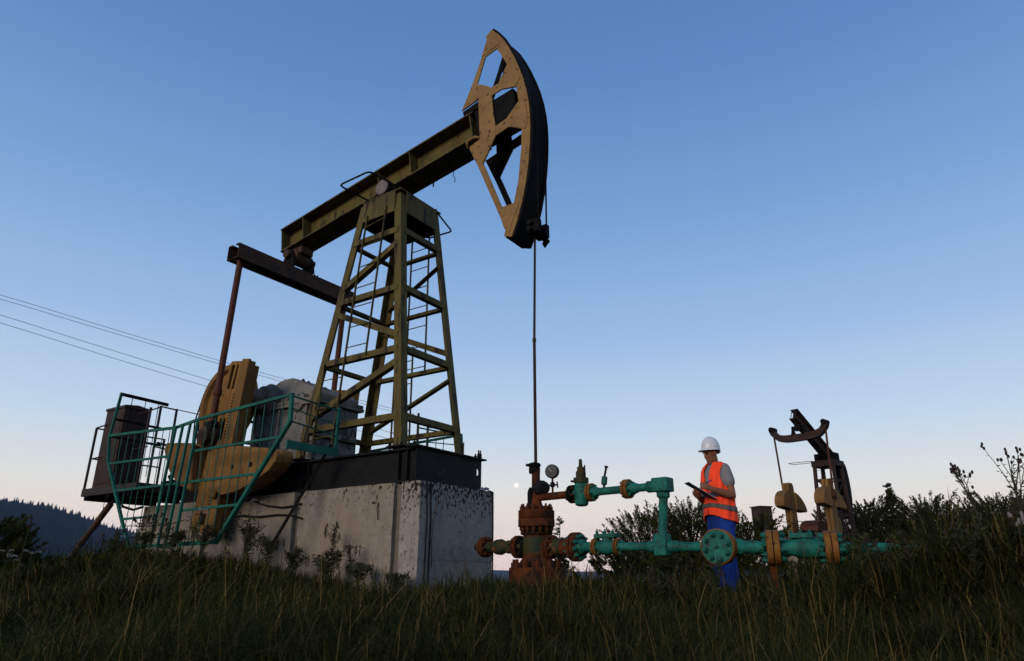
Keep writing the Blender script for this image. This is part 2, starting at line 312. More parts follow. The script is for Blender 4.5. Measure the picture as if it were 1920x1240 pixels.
def rough_box(lo, hi, step=.10, amp=.006, seed=0):
    b = MB(); lo = Vector(lo); hi = Vector(hi)
    for ax in range(3):
        u, v = [(1, 2), (2, 0), (0, 1)][ax]; nu = max(1, int((hi[u] - lo[u]) / step)); nv = max(1, int((hi[v] - lo[v]) / step))
        for sd in (0, 1):
            vs = []
            for i in range(nu + 1):
                for j in range(nv + 1):
                    p = Vector((0, 0, 0)); p[ax] = (lo, hi)[sd][ax]; p[u] = lo[u] + (hi[u] - lo[u]) * i / nu; p[v] = lo[v] + (hi[v] - lo[v]) * j / nv
                    edge = sum(abs(p[k] - lo[k]) < 1e-6 or abs(p[k] - hi[k]) < 1e-6 for k in range(3))
                    q = p + noise.noise_vector(p * 6.0 + Vector((seed, 0, 0))) * (amp * (1.6 if edge > 1 else .6)); 
                    if edge > 1: q += ((lo + hi) / 2 - p).normalized() * (amp * 2.2 * max(0, noise.noise(p * 14)))
                    vs.append(q)
            b.add(vs, [(i * (nv + 1) + j, (i + 1) * (nv + 1) + j, (i + 1) * (nv + 1) + j + 1, i * (nv + 1) + j + 1) for i in range(nu) for j in range(nv)])
    bm = bmesh.new(); me = bpy.data.meshes.new('t'); me.from_pydata([tuple(p) for p in b.v], [], b.f); bm.from_mesh(me); bmesh.ops.remove_doubles(bm, verts=bm.verts, dist=1e-5)
    b.v = [v.co.copy() for v in bm.verts]; bm.verts.index_update(); b.f = [tuple(v.index for v in f.verts) for f in bm.faces]; bm.free(); bpy.data.meshes.remove(me); return b
# --- concrete foundation: board-marked courses with two upright joints
fnd = thing('concrete_foundation', (0, 4.0, -0.35), 'tall board-marked concrete foundation block splashed with oil under the large pump jack', 'foundation', PF)
MB().box((-0.66, 1.19, -0.35), (0.66, 6.93, 1.030)).build('concrete_core', conccore, fnd, 0)
zs = [-0.35, 0.18, 0.47, 0.76, 1.05]
for (s0, s1, mm) in ((1.224, 1.42, concoil), (1.535, 3.20, concwarm), (3.31, 5.2, concrete), (5.29, 6.97, concrete)):
    for k in range(4):
        o = 0.72 + random.uniform(-0.006, 0.006)
        rough_box((-o, s0, zs[k] - .004), (-0.63, s1 + random.uniform(-.012, .012), zs[k + 1]), amp=.0045).build('concrete_course', mm, fnd, 0.9)
        rough_box((0.63, s0, zs[k] - .004), (o, s1, zs[k + 1]), amp=.0045).build('concrete_course', concrete, fnd, 0.9)
for k in range(4):
    o = random.uniform(-0.006, 0.006)
    rough_box((-0.721, 1.127 + o, zs[k] - .004), (0.721, 1.222, zs[k + 1]), amp=.0045).build('concrete_course', concoil, fnd, 0.9)
    rough_box((-0.626, 6.90, zs[k] - .004), (0.626, 6.97 + o, zs[k + 1]), amp=.0045).build('concrete_course', concrete, fnd, 0.9)
for (s, z, dx, dz) in ((2.63, 0.62, 0.02, -0.13), (2.47, 0.64, -0.05, -0.08), (1.78, 0.83, -0.03, -0.20), (1.88, 0.83, -0.06, 0.01)):
    MB().tube([(-0.715, s, z), (-0.745, s + dx * .4, z + dz * .3), (-0.74, s + dx, z + dz)], 0.008, 6).build('rebar_end', rustbeam, fnd)
for (l0, l1) in ((-0.62, -0.60), (-0.55, -0.545)):
    MB().tube([(l0, 1.115, 1.06), (l0 + .005, 1.108, 0.9), (l0 + .02, 1.106, 0.6), (l0 + .015, 1.108, 0.3), (l0 + .01, 1.11, -0.1)], 0.009, 6).build('cable', rubber, fnd)
MB().tube([(0.715, 1.115, -0.3), (0.715, 1.112, 0.6), (0.71, 1.113, 1.045), (0.60, 1.118, 1.06)], 0.010, 6).build('cable', rubber, fnd)
MB().tube([(-0.40, 1.113, 0.95), (-0.44, 1.108, 0.80), (-0.475, 1.106, 0.62), (-0.50, 1.108, 0.40), (-0.49, 1.11, 0.1)], 0.004, 5).build('wire', ochre, fnd)

pj = thing('pump_jack', (0, 2.6, 1.055), 'large olive and tan oil pump jack with raised horse head on concrete block', 'pump jack', PF)
# --- skid frame
def channel_run(name, p0, p1, w=0.13, h=0.41):
    return MB().isec(p0, p1, w, h, 0.014, 0.024).build(name, black, pj, 0, 0.003)
for l in (-0.592, 0.592):
    fb = channel_run('frame_beam', (l, 1.30, 1.262), (l, 6.12, 1.262))
    sg = -1 if l < 0 else 1
    for s in (1.42, 1.56, 3.18, 3.30, 4.6, 5.5):
        MB().box((min(l, l + sg * .06), s - .008, 1.084), (max(l, l + sg * .06), s + .008, 1.440)).build('stiffener', black, fb, 0)
fb = MB().plate([(-0.645, 1.062), (0.66, 1.062), (0.66, 1.462), (-0.645, 1.462)], [[(0.575 + .035 * math.cos(a), 1.30 + .05 * math.sin(a)) for a in [2 * PI * i / 12 for i in range(12)]]],
                lambda x, z: (x, 1.272, z), lambda x, z: (x, 1.288, z)).build('frame_end_plate', black, pj, 0)
MB().box((-0.70, 1.225, 1.464), (0.72, 1.40, 1.486)).build('frame_top_flange', black, pj, 0, 0.003)
MB().box((-0.66, 1.24, 1.057), (0.67, 1.27, 1.080)).build('frame_foot_flange', black, pj, 0, 0.003)
for s in (3.35, 4.4, 5.6): MB().isec((-0.52, s, 1.262), (0.52, s, 1.262), 0.12, 0.38, 0.012, 0.02).build('cross_beam', black, pj, 0)
for l in (-0.66, 0.56, 0.63, 0.67):
    for s in (1.30,): put('anchor_bolt', bolt_mesh(0.020, 0.12 if l > .6 else .06, blackdull), pj, (l, s, 1.486))
# --- tower
ZB, ZT = 1.487, 5.36
def leg_pt(front, near, z):
    t = (z - 1.5036) / (5.3803 - 1.5036)
    s = (1.6154 + t * (2.0722 - 1.6154)) if front else (3.4334 + t * (2.7732 - 3.4334))
    l = 0.5621 + t * (0.3772 - 0.5621)
    return Vector((-l if near else l, s, z))
for fr in (1, 0):
    for nr in (1, 0):
        n1 = (1 if nr else -1, 0, 0); n2 = (0, 1 if fr else -1, 0)
        off = Vector((-.062 if nr else .062, -.062 if fr else .062, 0))
        MB().angle(leg_pt(fr, nr, ZB) + off, leg_pt(fr, nr, ZT - .03) + off * .8, 0.125, 0.014, n1, n2).build('tower_leg', olive, pj, 0, 0.002)
        p = leg_pt(fr, nr, ZB)
        fp = MB().box((p.x - .13, p.y - .13, 1.4885), (p.x + .13, p.y + .13, 1.508)).build('foot_plate', blackdull, pj, 0, 0.003)
        for dx, dy in ((-.1, -.1), (.1, -.1), (-.1, .1), (.1, .1)): put('bolt', bolt_mesh(.016, .035, blackdull), fp, (p.x + dx, p.y + dy, 1.508))
        g = MB()
        g.add([p + off + Vector((0, 0, .02)), p + off + Vector((0, .16 if fr else -.16, .02)), p + off + Vector((0, 0, .26)),
               p + off + Vector((-.008 if nr else .008, 0, .02)), p + off + Vector((-.008 if nr else .008, .16 if fr else -.16, .02)), p + off + Vector((-.008 if nr else .008, 0, .26))],
              [(0, 1, 2), (5, 4, 3), (0, 3, 4, 1), (1, 4, 5, 2), (2, 5, 3, 0)])
        g.build('gusset', olive, pj, 0)
def brace(a, b, out, w=0.085):
    a = Vector(a); b = Vector(b); out = Vector(out)
    d = (b - a).normalized(); upv = out.cross(d).normalized()
    if upv.z < 0: upv = -upv
    q = a + out * 0.066 - upv * w / 2; r = b + out * 0.066 - upv * w / 2
    return MB().angle(q, r, w, 0.009, upv, -out).build('tower_brace', olive, pj, 0)
for z in (4.69, 3.755, 2.835, 1.90):
    for nr in (1, 0): brace(leg_pt(1, nr, z), leg_pt(0, nr, z), (-1 if nr else 1, 0, 0))
    for fr in (1, 0): brace(leg_pt(fr, 1, z), leg_pt(fr, 0, z), (0, -1 if fr else 1, 0))
for nr in (1, 0):
    o = (-1 if nr else 1, 0, 0)
    brace(leg_pt(0, nr, 3.96), leg_pt(1, nr, 4.48), o); brace(leg_pt(0, nr, 3.59), leg_pt(1, nr, 3.03), o); brace(leg_pt(0, nr, 2.07), leg_pt(1, nr, 2.66), o)
for nr in (1, 0):       # cap skirts
    a, b = leg_pt(1, nr, 5.19), leg_pt(0, nr, 5.19); x = -1 if nr else 1
    MB().beam(a + Vector((x * .066, .05, 0)), b + Vector((x * .066, -.05, 0)), 0.010, 0.33).build('cap_skirt', olive, pj, 0)
for fr in (1, 0):
    a, b = leg_pt(fr, 1, 5.19), leg_pt(fr, 0, 5.19); y = -1 if fr else 1
    MB().beam(a + Vector((.05, y * .066, 0)), b + Vector((-.05, y * .066, 0)), 0.010, 0.33).build('cap_skirt', olive, pj, 0)
MB().box((-0.46, 1.99, 5.362), (0.46, 2.86, 5.385)).build('tower_cap_plate', olive, pj, 0, 0.003)
MB().box((-0.35, 2.12, 5.02), (0.35, 2.72, 5.34)).build('cap_box', blackdull, pj, 0)
MB().tube([(-.43, 2.69, 5.40), (-.90, 2.725, 5.40), (-.965, 2.71, 5.40), (-.985, 2.66, 5.40), (-1.0, 2.16, 5.40), (-.985, 2.11, 5.40), (-.94, 2.09, 5.40), (-.40, 2.04, 5.40)], 0.014, 8).build('guard_hoop', blackdull, pj)
MB().tube([(.40, 2.04, 5.40), (.99, 2.22, 5.39), (1.03, 2.25, 5.39), (1.04, 2.3, 5.39), (1.02, 2.68, 5.39), (.98, 2.73, 5.39), (.40, 2.76, 5.40)], 0.014, 8).build('guard_hoop', blackdull, pj)
for s in (2.06, 2.13): put('bolt', bolt_mesh(.026, .07, blackdull), pj, (.42, s, 5.385))
# ladders
def ladder(a0, a1, b0, b1, n, side):
    k = -1 if side else 1; off = Vector((k * 0.085, 0, 0))
    ld = MB().beam(Vector(a0) + off, Vector(a1) + off, 0.030, 0.012, (0, 1, 0)).build('ladder_stile', olive, pj, 0)
    MB().beam(Vector(b0) + off, Vector(b1) + off, 0.030, 0.012, (0, 1, 0)).build('ladder_stile', olive, pj, 0)
    for i in range(n):
        t = (i + 0.4) / n
        MB().cyl(Vector(lerp(a0, a1, t)) + off, Vector(lerp(b0, b1, t)) + off, 0.008, n=8).build('rung', olive, ld)
ladder((-.455, 2.70, 3.77), (-.391, 2.63, 5.10), (-.455, 2.30, 3.77), (-.388, 2.25, 5.16), 4, 1)
ladder((-.557, 2.776, 1.60), (-.50, 2.735, 2.82), (-.557, 3.165, 1.60), (-.50, 3.135, 2.82), 3, 1)
MB().beam((-.585, 2.735, 2.82), (-.54, 2.70, 3.77), 0.03, 0.012, (0, 1, 0)).build('ladder_stile', olive, pj, 0)
MB().beam((-.585, 2.33, 2.82), (-.54, 2.30, 3.77), 0.03, 0.012, (0, 1, 0)).build('ladder_stile', olive, pj, 0)
for z in (3.0, 3.3, 3.6): MB().cyl((-.60 + (z - 1.5) * .02, 2.33, z), (-.60 + (z - 1.5) * .02, 2.72, z), 0.008, n=8).build('rung', olive, pj)
ladder((.455, 2.63, 2.80), (.391, 2.58, 5.05), (.455, 2.25, 2.80), (.388, 2.22, 5.05), 7, 0)
ladder((.557, 2.95, 1.52), (.50, 2.90, 3.30), (.557, 2.58, 1.52), (.50, 2.55, 3.30), 5, 0)
# --- walking beam
SL = -0.1655
def bz(s): return 6.335 + SL * s            # centre line of the beam
ux = Vector((0, -1, -SL)).normalized(); un = Vector((0, SL * -1 * -1, 1)).normalized()
un = Vector((0, -ux.z, -ux.y * -1)); un = Vector((0, ux.z * -1 * -1, 0)); un = Vector((0, -SL, 1)).normalized()
p_r = Vector((0, 5.06, bz(5.06))); p_f = Vector((0, 0.86, bz(0.86)))
wb = MB().isec(p_r, p_f, 0.40, 0.472, 0.020, 0.024, un).build('walking_beam', olive, pj, 0, 0.003)
for s in (5.04, 4.50, 2.76, 2.10, 0.93):
    for x in (-1, 1):
        c = Vector((x * 0.102, s, bz(s))); MB().beam(c - un * .21, c + un * .21, 0.014, 0.176, (1, 0, 0)).build('stiffener', olive, wb, 0)
for s, n_ in ((1.37, 0.38), (1.85, 0.16)):
    z0 = bz(s) - .24
    if n_ > .3: MB().tube([(.0, s, z0), (.01, s + .005, z0 - .14), (.0, s + .02, z0 - .26), (.015, s - .01, z0 - .31), (.01, s - .005, z0 - n_)], 0.006, 5).build('hanging_wire', blackdull, wb)
    else: MB().beam((.1, s, z0), (.1, s + .01, z0 - n_), 0.02, 0.012).build('hanging_strap', blackdull, wb, 0)
# centre bearing
cb = MB().box((-0.30, 2.22, 5.387), (0.30, 2.64, 5.47)).build('saddle_bearing', blackdull, pj, 0, 0.01)
MB().lathe((-0.40, 2.45, 5.57), (1, 0, 0), [(0.10, 0), (0.13, 0.006), (0.145, 0.012), (0.145, 0.11), (0.12, 0.13), (0.12, 0.59), (0.138, 0.61), (0.138, 0.72)], 28).build('bearing_drum', blackdull, cb)
MB().lathe((-0.407, 2.45, 5.57), (1, 0, 0), [(0.0, -0.003), (0.122, -0.002), (0.126, 0.004)], 28).build('bearing_cap', capm, cb)
for x in (-.24, .24): MB().box((x - .07, 2.28, 5.472), (x + .07, 2.58, 5.60)).build('bearing_block', blackdull, cb, 0, 0.02)
# --- tail bearing, equalizer, pitman rods
tb = MB().box((-0.13, 4.55, 5.17), (0.13, 4.98, bz(4.8) - .24)).build('tail_bearing', rustbeam, pj, 0, 0.02)
MB().lathe((-0.30, 4.74, 5.13), (1, 0, 0), [(0.05, 0), (0.075, .01), (0.075, .12), (0.13, .14), (0.13, .46), (0.075, .48), (0.075, .59), (0.05, .6)], 24).build('bearing_pin', rustbeam, tb)
for x in (-.20, .20):
    MB().plate([(4.58, 4.905), (4.92, 4.905), (4.86, 5.08), (4.80, 5.22), (4.68, 5.22), (4.62, 5.08)], [], lambda a, b, x=x: (x - .025, a, b), lambda a, b, x=x: (x + .025, a, b)).build('bearing_bracket', blackdull, tb, 0, 0.006)
for x in (-.3, .34, .40): put('bolt', bolt_mesh(.022, .07, blackdull), tb, (x, 4.72, 4.905))
eq = MB(); LE = 1.235
for s, k in ((4.62, 1), (4.90, -1)):
    eq.box((-LE, min(s, s + k * .014), 4.652), (LE, max(s, s + k * .014), 4.903))
    eq.box((-LE, min(s + k * .014, s + k * .10), 4.652), (LE, max(s + k * .014, s + k * .10), 4.668)); eq.box((-LE, min(s + k * .014, s + k * .10), 4.887), (LE, max(s + k * .014, s + k * .10), 4.903))
eqo = eq.build('equalizer_beam', rustbeam, pj, 0, 0.004)
MB().box((-.5, 4.725, 4.67), (.5, 4.795, 4.885)).build('spacer_block', blackdull, eqo, 0)
for x in (-1.09, 1.09):
    pr = MB().cyl((x, 4.755, 4.78), (x, 4.86, 2.02), 0.048, n=16).build('pitman_rod', redrod, pj)
    MB().lathe((x, 4.835, 2.62), (0, .038, -1), [(0.05, 0), (0.062, .02), (0.062, .10), (0.05, .12)], 16).build('collar', redrod, pr)
# --- cranks with counterweights
def crank(sg):
    def P(lo, s, z): return (sg * lo, s, z)
    # outer arm: slab with pockets, leaning from the shaft down to the rear
    top = Vector((0, 4.43, 2.98)); bot = Vector((0, 4.80, 0.55)); d = (bot - top).normalized(); wv = Vector((0, -d.z, d.y))  # across, toward rear
    def Q(u, v): c = top + d * v + wv * u; return c.y, c.z
    def pl(name, poly, holes, l0, l1, m, par, bev=0.01):
        return MB().plate(poly, holes, lambda u, v: P(l0, *Q(u, v)), lambda u, v: P(l1, *Q(u, v))).build(name, m, par, 0, bev)
    Ln = 2.45
    ck = pl('crank_arm', [(-.255, 0), (.235, 0), (.255, .05), (.30, 1.2), (.30, Ln - .04), (.27, Ln), (-.27, Ln), (-.30, Ln - .04), (-.30, 1.2), (-.255, .05)],
            [[(-.17 + .20, .06), (.20, .06), (.20, .42), (.03, .42)], [(.04, .86), (.19, .86), (.19, 1.16), (.04, 1.16)], [(-.02, Ln - .26), (.12, Ln - .26), (.12, Ln - .10), (-.02, Ln - .10)]], 0.965, 1.05, yellow, pj)
    pl('crank_web', [(-.10, .03), (.22, .03), (.28, 1.2), (.28, Ln - .05), (-.22, Ln - .05), (-.14, 1.2)], [], 0.905, 0.963, blackdull, ck)
    pl('rack_bar', [(-.262, -.02), (-.10, -.02), (-.10, Ln), (-.308, Ln), (-.308, 1.2)], [], 1.052, 1.10, yellow, ck)
    pl('rib', [(.06, -.0), (.10, -.0), (.12, .9), (.08, .9)], [], 1.0, 1.058, yellow, ck, 0)
    pl('inner_arm', [(-.14, .03), (.23, .03), (.28, Ln - .1), (-.24, Ln - .1)], [], 0.82, 0.90, yellow, ck)
    y0, z0 = Q(0.02, .10); MB().cyl(P(.74, y0, z0), P(1.02, y0, z0), 0.028, n=14).build('clamp_bolt', yellow, ck)
    y0, z0 = Q(0.12, 1.0); MB().cyl(P(.74, y0, z0), P(.90, y0, z0), 0.028, n=14).build('clamp_bolt', yellow, ck)
    for q in range(36):                                                   # cast scale along the edge
        v = 0.50 + q * 0.044; u0 = -.105
        if v < Ln - .1: MB().plate([(u0 - .004, v), (u0 + .018, v), (u0 + .018, v + .02), (u0 - .004, v + .02)], [], lambda u, v: P(1.101, *Q(u, v)), lambda u, v: P(1.106, *Q(u, v))).build('scale_mark', blackdull, ck, 0)
    # counterweights: half-moon castings either side of the arm
    for nm, poly in (('counterweight', [(5.84, 1.90), (5.30, 1.835), (5.13, 1.80), (5.02, 1.12), (5.37, 1.25), (5.66, 1.47), (5.80, 1.66), (5.885, 1.80)]),
                     ('counterweight', [(4.52, 1.74), (4.27, 1.70), (3.47, 1.585), (3.25, 1.53), (3.20, 1.48), (3.22, 1.39), (3.34, 1.28), (3.62, 1.15), (3.95, 1.06), (4.29, 1.03), (4.40, 1.09), (4.46, 1.00), (4.60, 1.02)])):
        cw = MB().plate(poly, [], lambda a, b: P(1.062, a, b), lambda a, b: P(1.17, a, b)).build(nm, yellow, pj, 0, 0.02)
        inn = [(a + (4.6 - a) * .02, b + .02) for a, b in poly]
        MB().plate(inn, [], lambda a, b: P(.86, a, b), lambda a, b: P(1.06, a, b)).build('weight_body', yellow, cw, 0, 0.03)
        cx = sum(a for a, b in poly) / len(poly); cz = sum(b for a, b in poly) / len(poly) + .08
        for dx in (-.18, .22): MB().cyl(P(1.168, cx + dx, cz), P(1.174, cx + dx, cz), 0.035, n=14).build('bolt_hole', blackdull, cw)
    # wrist pin housing where the pitman grips the crank
    wp = MB().lathe(P(1.0, 4.86, 1.90), (sg, 0, 0), [(0.10, 0), (0.15, .03), (0.16, .12), (0.13, .15), (0.13, .22), (0.08, .24)], 20).build('wrist_pin', rustbeam, pj)
    MB().box((min(sg * 1.03, sg * 1.16), 4.76, 1.86), (max(sg * 1.03, sg * 1.16), 4.96, 2.12)).build('rod_clamp', blackdull, wp, 0, 0.02)
    for a in range(5): put('bolt', bolt_mesh(.022, .05, blackdull), wp, P(1.15, 4.86 + .12 * math.cos(a * 1.26), 1.90 + .12 * math.sin(a * 1.26)), (sg, 0, 0))
    return ck
ck1 = crank(-1); ck2 = crank(1)
def numeral(txt, l, s, z, h, parent):
    cu = bpy.data.curves.new('numeral', 'FONT'); cu.body = txt; cu.size = h; cu.extrude = 0.001; cu.align_x = 'CENTER'
    o = bpy.data.objects.new('numeral', cu); COL.objects.link(o); dg = bpy.context.evaluated_depsgraph_get()
    me = bpy.data.meshes.new_from_object(o.evaluated_get(dg)); COL.objects.unlink(o); bpy.data.objects.remove(o)
    me.materials.clear(); me.materials.append(blackdull)
    q = bpy.data.objects.new('numeral', me); COL.objects.link(q); q.parent = parent; q.location = (l, s, z); q.rotation_euler = (PI / 2, 0, -PI / 2)
for i, t in enumerate(('0', '10', '20', '30', '40')):
    v = 0.52 + i * 0.40; numeral(t, -1.104, 4.44 + v * .151 + .15, 2.97 - v * .988, 0.07, ck1)
# --- gearbox
def gb_poly(o): return [(3.42 - o, 2.46), (3.42 - o, 2.50), (3.50, 2.58 + o), (4.18, 2.86 + o), (4.30, 2.90 + o), (4.52, 2.90 + o), (4.62, 2.87 + o), (4.88 + o, 2.62), (4.92 + o, 2.46)]
gb = MB().plate([(3.36, 1.50), (4.95, 1.50), (4.95, 1.62), (4.90, 1.66), (4.90, 2.34), (3.42, 2.34), (3.42, 1.66), (3.36, 1.62)], [], lambda a, b: (-.40, a, b), lambda a, b: (.40, a, b)).build('gearbox', silver, pj, 0, 0.02)
_tp = lambda z: .39 * (1 - .48 * max(0, z - 2.5) / .4)
MB().plate(gb_poly(0), [], lambda a, b: (-_tp(b), a, b), lambda a, b: (_tp(b), a, b)).build('gearbox_lid', grey, gb, 0.5, 0.07)
MB().box((-.45, 3.36, 2.35), (.45, 4.97, 2.40)).build('gearbox_flange', grey, gb, 0, 0.006)
MB().box((-.44, 3.37, 2.405), (.44, 4.96, 2.455)).build('gearbox_flange', grey, gb, 0, 0.006)
for s in np.linspace(3.45, 4.88, 8): put('bolt', bolt_mesh(.02, .05, rustbeam), gb, (-.42, float(s), 2.455))
for s, z in ((4.15, 2.835), (4.02, 2.78), (3.62, 2.62)): put('lid_stud', bolt_mesh(.03, .045, rustbeam), gb, (-.12, s, z))
for sg in (-1, 1):
    MB().lathe((sg * .38, 4.55, 2.55), (sg, 0, 0), [(0.24, 0), (0.24, .04), (0.20, .06), (0.18, .16), (0.12, .18), (0.10, .50)], 28).build('shaft_hub', grey, gb)
    MB().lathe((sg * .39, 3.85, 2.42), (sg, 0, 0), [(0.15, 0), (0.15, .04), (0.10, .06)], 22).build('bearing_cover', silver, gb)
    for s in (3.6, 4.2, 4.7): MB().box((min(sg * .40, sg * .46), s - .02, 1.52), (max(sg * .40, sg * .46), s + .02, 2.33)).build('rib', silver, gb, 0, 0.004)
MB().box((-.5, 3.2, 1.488), (.5, 5.05, 1.498)).build('gearbox_bed', blackdull, pj, 0)
# --- pulley, belts, motor
pu = MB().lathe((-.66, 5.32, 2.54), (1, 0, 0), [(0.10, .05), (0.52, .06), (0.55, .0), (0.63, .0), (0.63, .012), (0.605, .03), (0.605, .13), (0.63, .15), (0.63, .16), (0.52, .16), (.10, .12)], 56).build('belt_pulley', yellow, pj)
MB().cyl((-.68, 5.32, 2.54), (-.30, 5.32, 2.54), 0.07, n=16).build('pulley_shaft', rustbeam, pu)
for q in range(4):
    x = -.64 + q * .04
    MB().tube([(x, 5.92, 2.78), (x, 6.06, 2.35), (x, 6.02, 1.90)], 0.012, 6).build('drive_belt', rubber, pj); MB().tube([(x, 5.10, 1.94), (x, 5.78, 1.72)], 0.012, 6).build('drive_belt', rubber, pj)
mo = MB().lathe((-.45, 5.88, 1.80), (1, 0, 0), [(0.12, 0), (0.20, .04), (0.21, .10), (0.21, .62), (0.19, .66), (0.12, .70)], 28).build('motor', blackdull, pj)
MB().lathe((-.66, 5.88, 1.84), (1, 0, 0), [(0.11, 0), (0.13, .01), (0.13, .17), (0.11, .18)], 24).build('motor_pulley', blackdull, mo)
for a in range(14): 
    an = 2 * PI * a / 14; MB().beam((-.33, 5.88 + .215 * math.cos(an), 1.80 + .215 * math.sin(an)), (.10, 5.88 + .215 * math.cos(an), 1.80 + .215 * math.sin(an)), .008, .03, (0, math.cos(an), math.sin(an))).build('cooling_fin', blackdull, mo, 0)
MB().box((-.45, 5.62, 1.49), (.25, 6.1, 1.60)).build('motor_bed', blackdull, mo, 0, 0.01)
# --- horse head
HO = [(0.557, 7.737), (0.665, 7.646), (0.640, 7.60), (0.748, 7.279), (0.899, 6.896), (1.088, 6.496), (0.779, 6.57), (0.771, 6.416), (0.74, 5.857), (0.941, 5.808), (0.748, 5.381), (0.293, 4.285), (0.315, 4.196), (0.195, 4.151)]
ARC = [(0.195, 4.151), (0.105, 4.375), (0.022, 4.65), (-0.035, 4.92), (-0.075, 5.2), (-0.098, 5.459), (-0.108, 5.731), (-0.102, 5.95), (-0.085, 6.15), (-0.05, 6.37), (0.005, 6.60), (0.075, 6.82), (0.155, 7.04), (0.245, 7.25), (0.345, 7.45), (0.445, 7.60), (0.557, 7.737)]
H1 = [(0.458, 7.339), (0.415, 7.247), (0.273, 6.953), (0.417, 6.691), (0.563, 6.679), (0.613, 6.732), (0.809, 6.854), (0.665, 7.29)]
H2 = [(0.548, 6.528), (0.374, 6.563), (0.119, 6.494), (0.08, 6.231), (0.265, 6.033), (0.47, 5.974)]
H3 = [(0.457, 5.819), (0.247, 5.871), (0.031, 5.753), (0.039, 5.458), (0.09, 4.95), (0.162, 4.639), (0.35, 4.632), (0.621, 5.307), (0.677, 5.434)]
outer = HO + ARC[1:-1]
hh = None
for x0, x1 in ((-.214, -.202), (.202, .214)):
    o = MB().plate(outer, [H1, H2, H3], lambda a, b: (x0, a, b), lambda a, b: (x1, a, b)).build('horse_head_side', tan, pj, 0)
    hh = hh or o
    li = (-.2015, -.196) if x0 < 0 else (.196, .2015)
    MB().plate(outer, [H1, H2, H3], lambda a, b: (li[0], a, b), lambda a, b: (li[1], a, b)).build('inner_liner', blackdull, o, 0)
    k = -1 if x0 < 0 else 1; xa = k * .2145; xb = k * .2215
    for poly in ([(0.557, 7.737), (0.665, 7.646), (0.64, 7.60), (0.735, 7.315), (0.40, 7.40), (0.505, 7.655)],
                 [(0.273, 6.953), (0.16, 6.99), (0.06, 6.62), (0.119, 6.494), (0.374, 6.563), (0.417, 6.691)],
                 [(0.06, 6.24), (-0.045, 6.19), (-0.06, 5.80), (-0.03, 5.73), (0.247, 5.871), (0.265, 6.033)],
                 [(0.35, 4.632), (0.41, 4.60), (0.31, 4.30), (0.24, 4.22), (0.075, 4.63), (0.162, 4.63)],
                 [(0.779, 6.57), (0.771, 6.416), (0.74, 5.857), (0.925, 5.80), (0.70, 5.42), (0.457, 5.819), (0.548, 6.6), (0.70, 6.77), (0.86, 6.83), (1.06, 6.50)]):
        MB().plate(poly, [], lambda a, b: (xa, a, b), lambda a, b: (xb, a, b)).build('gusset_plate', tan, o, 0)
fa = MB()
for i in range(len(ARC) - 1): fa.beam((0, *ARC[i]), (0, *lerp(ARC[i], ARC[i + 1], 1.03)), 0.40, 0.022, (0, -1, 0))
fa.build('arc_face', blackdull, pj, 0)
for x in (-.195, .195):
    e = MB()
    for i in range(len(ARC) - 1): e.beam((x, ARC[i][0] - .012, ARC[i][1]), (x, ARC[i + 1][0] - .012, ARC[i + 1][1]), 0.03, 0.05, (0, -1, 0))
    e.build('arc_flange', blackdull, pj, 0)
MB().box((-.20, 0.56, 7.60), (.23, 0.64, 7.70)).build('head_cap', blackdull, pj, 0, 0.01)
MB().box((-.20, 0.22, 4.17), (.20, 0.30, 4.26)).build('head_foot', blackdull, pj, 0, 0.01)
MB().beam((0, 0.84, bz(.84)), (0, 0.16, bz(.16)), 0.36, 0.44, un).build('head_mount', blackdull, pj, 0)
MB().plate([(1.07, 6.42), (.78, 6.455), (.78, 6.565), (1.085, 6.49)], [], lambda a, b: (-.19, a, b), lambda a, b: (.19, a, b)).build('head_seat', blackdull, pj, 0)
MB().tube([(-.22, .95, 5.79), (-.27, .93, 5.82), (-.28, .90, 5.86), (-.26, .80, 5.89), (-.22, .74, 5.885)], 0.02, 8).build('lip_bar', tan, hh)
for x in (-.10, .10):
    pts = [(x, a - .045, b) for a, b in ARC[9:4:-1]] + [(x, -.150, 5.2), (x, -.148, 4.8), (x, -.146, 4.30)]
    MB().tube(pts, 0.012, 6).build('hanger_cable', blackdull, pj)
cbm = MB().cyl((-.20, -.06, 4.30), (.26, -.06, 4.30), 0.035, n=12).build('carrier_bar', blackdull, pj)
MB().cyl((-.20, -.06, 4.21), (.27, -.06, 4.21), 0.035, n=12).build('carrier_bar', blackdull, pj)
for x in (-.10, .10): MB().box((x - .04, -.17, 4.17), (x + .04, 0.0, 4.36)).build('cable_clamp', blackdull, cbm, 0, 0.01)
put('clamp_nut', bolt_mesh(.035, .07, blackdull), cbm, (.20, -.06, 4.17), (0, 0, -1))
put('clamp_nut', bolt_mesh(.05, .10, blackdull), cbm, (.04, -.05, 4.34))
MB().cyl((.02, -.02, 4.42), (0, 0, 2.75), 0.0155, n=10).build('polished_rod', darkiron, pj); MB().cyl((0, 0, 2.75), (0, 0, 1.20), 0.019, n=10).build('polished_rod', darkiron, pj)
put('rod_clamp', bolt_mesh(.045, .10, blackdull), pj, (.018, -.018, 4.36))
MB().lathe((0, 0, 2.72), (0, 0, 1), [(.02, 0), (.024, .01), (.024, .05), (.02, .06)], 10).build('rod_coupling', darkiron, pj)

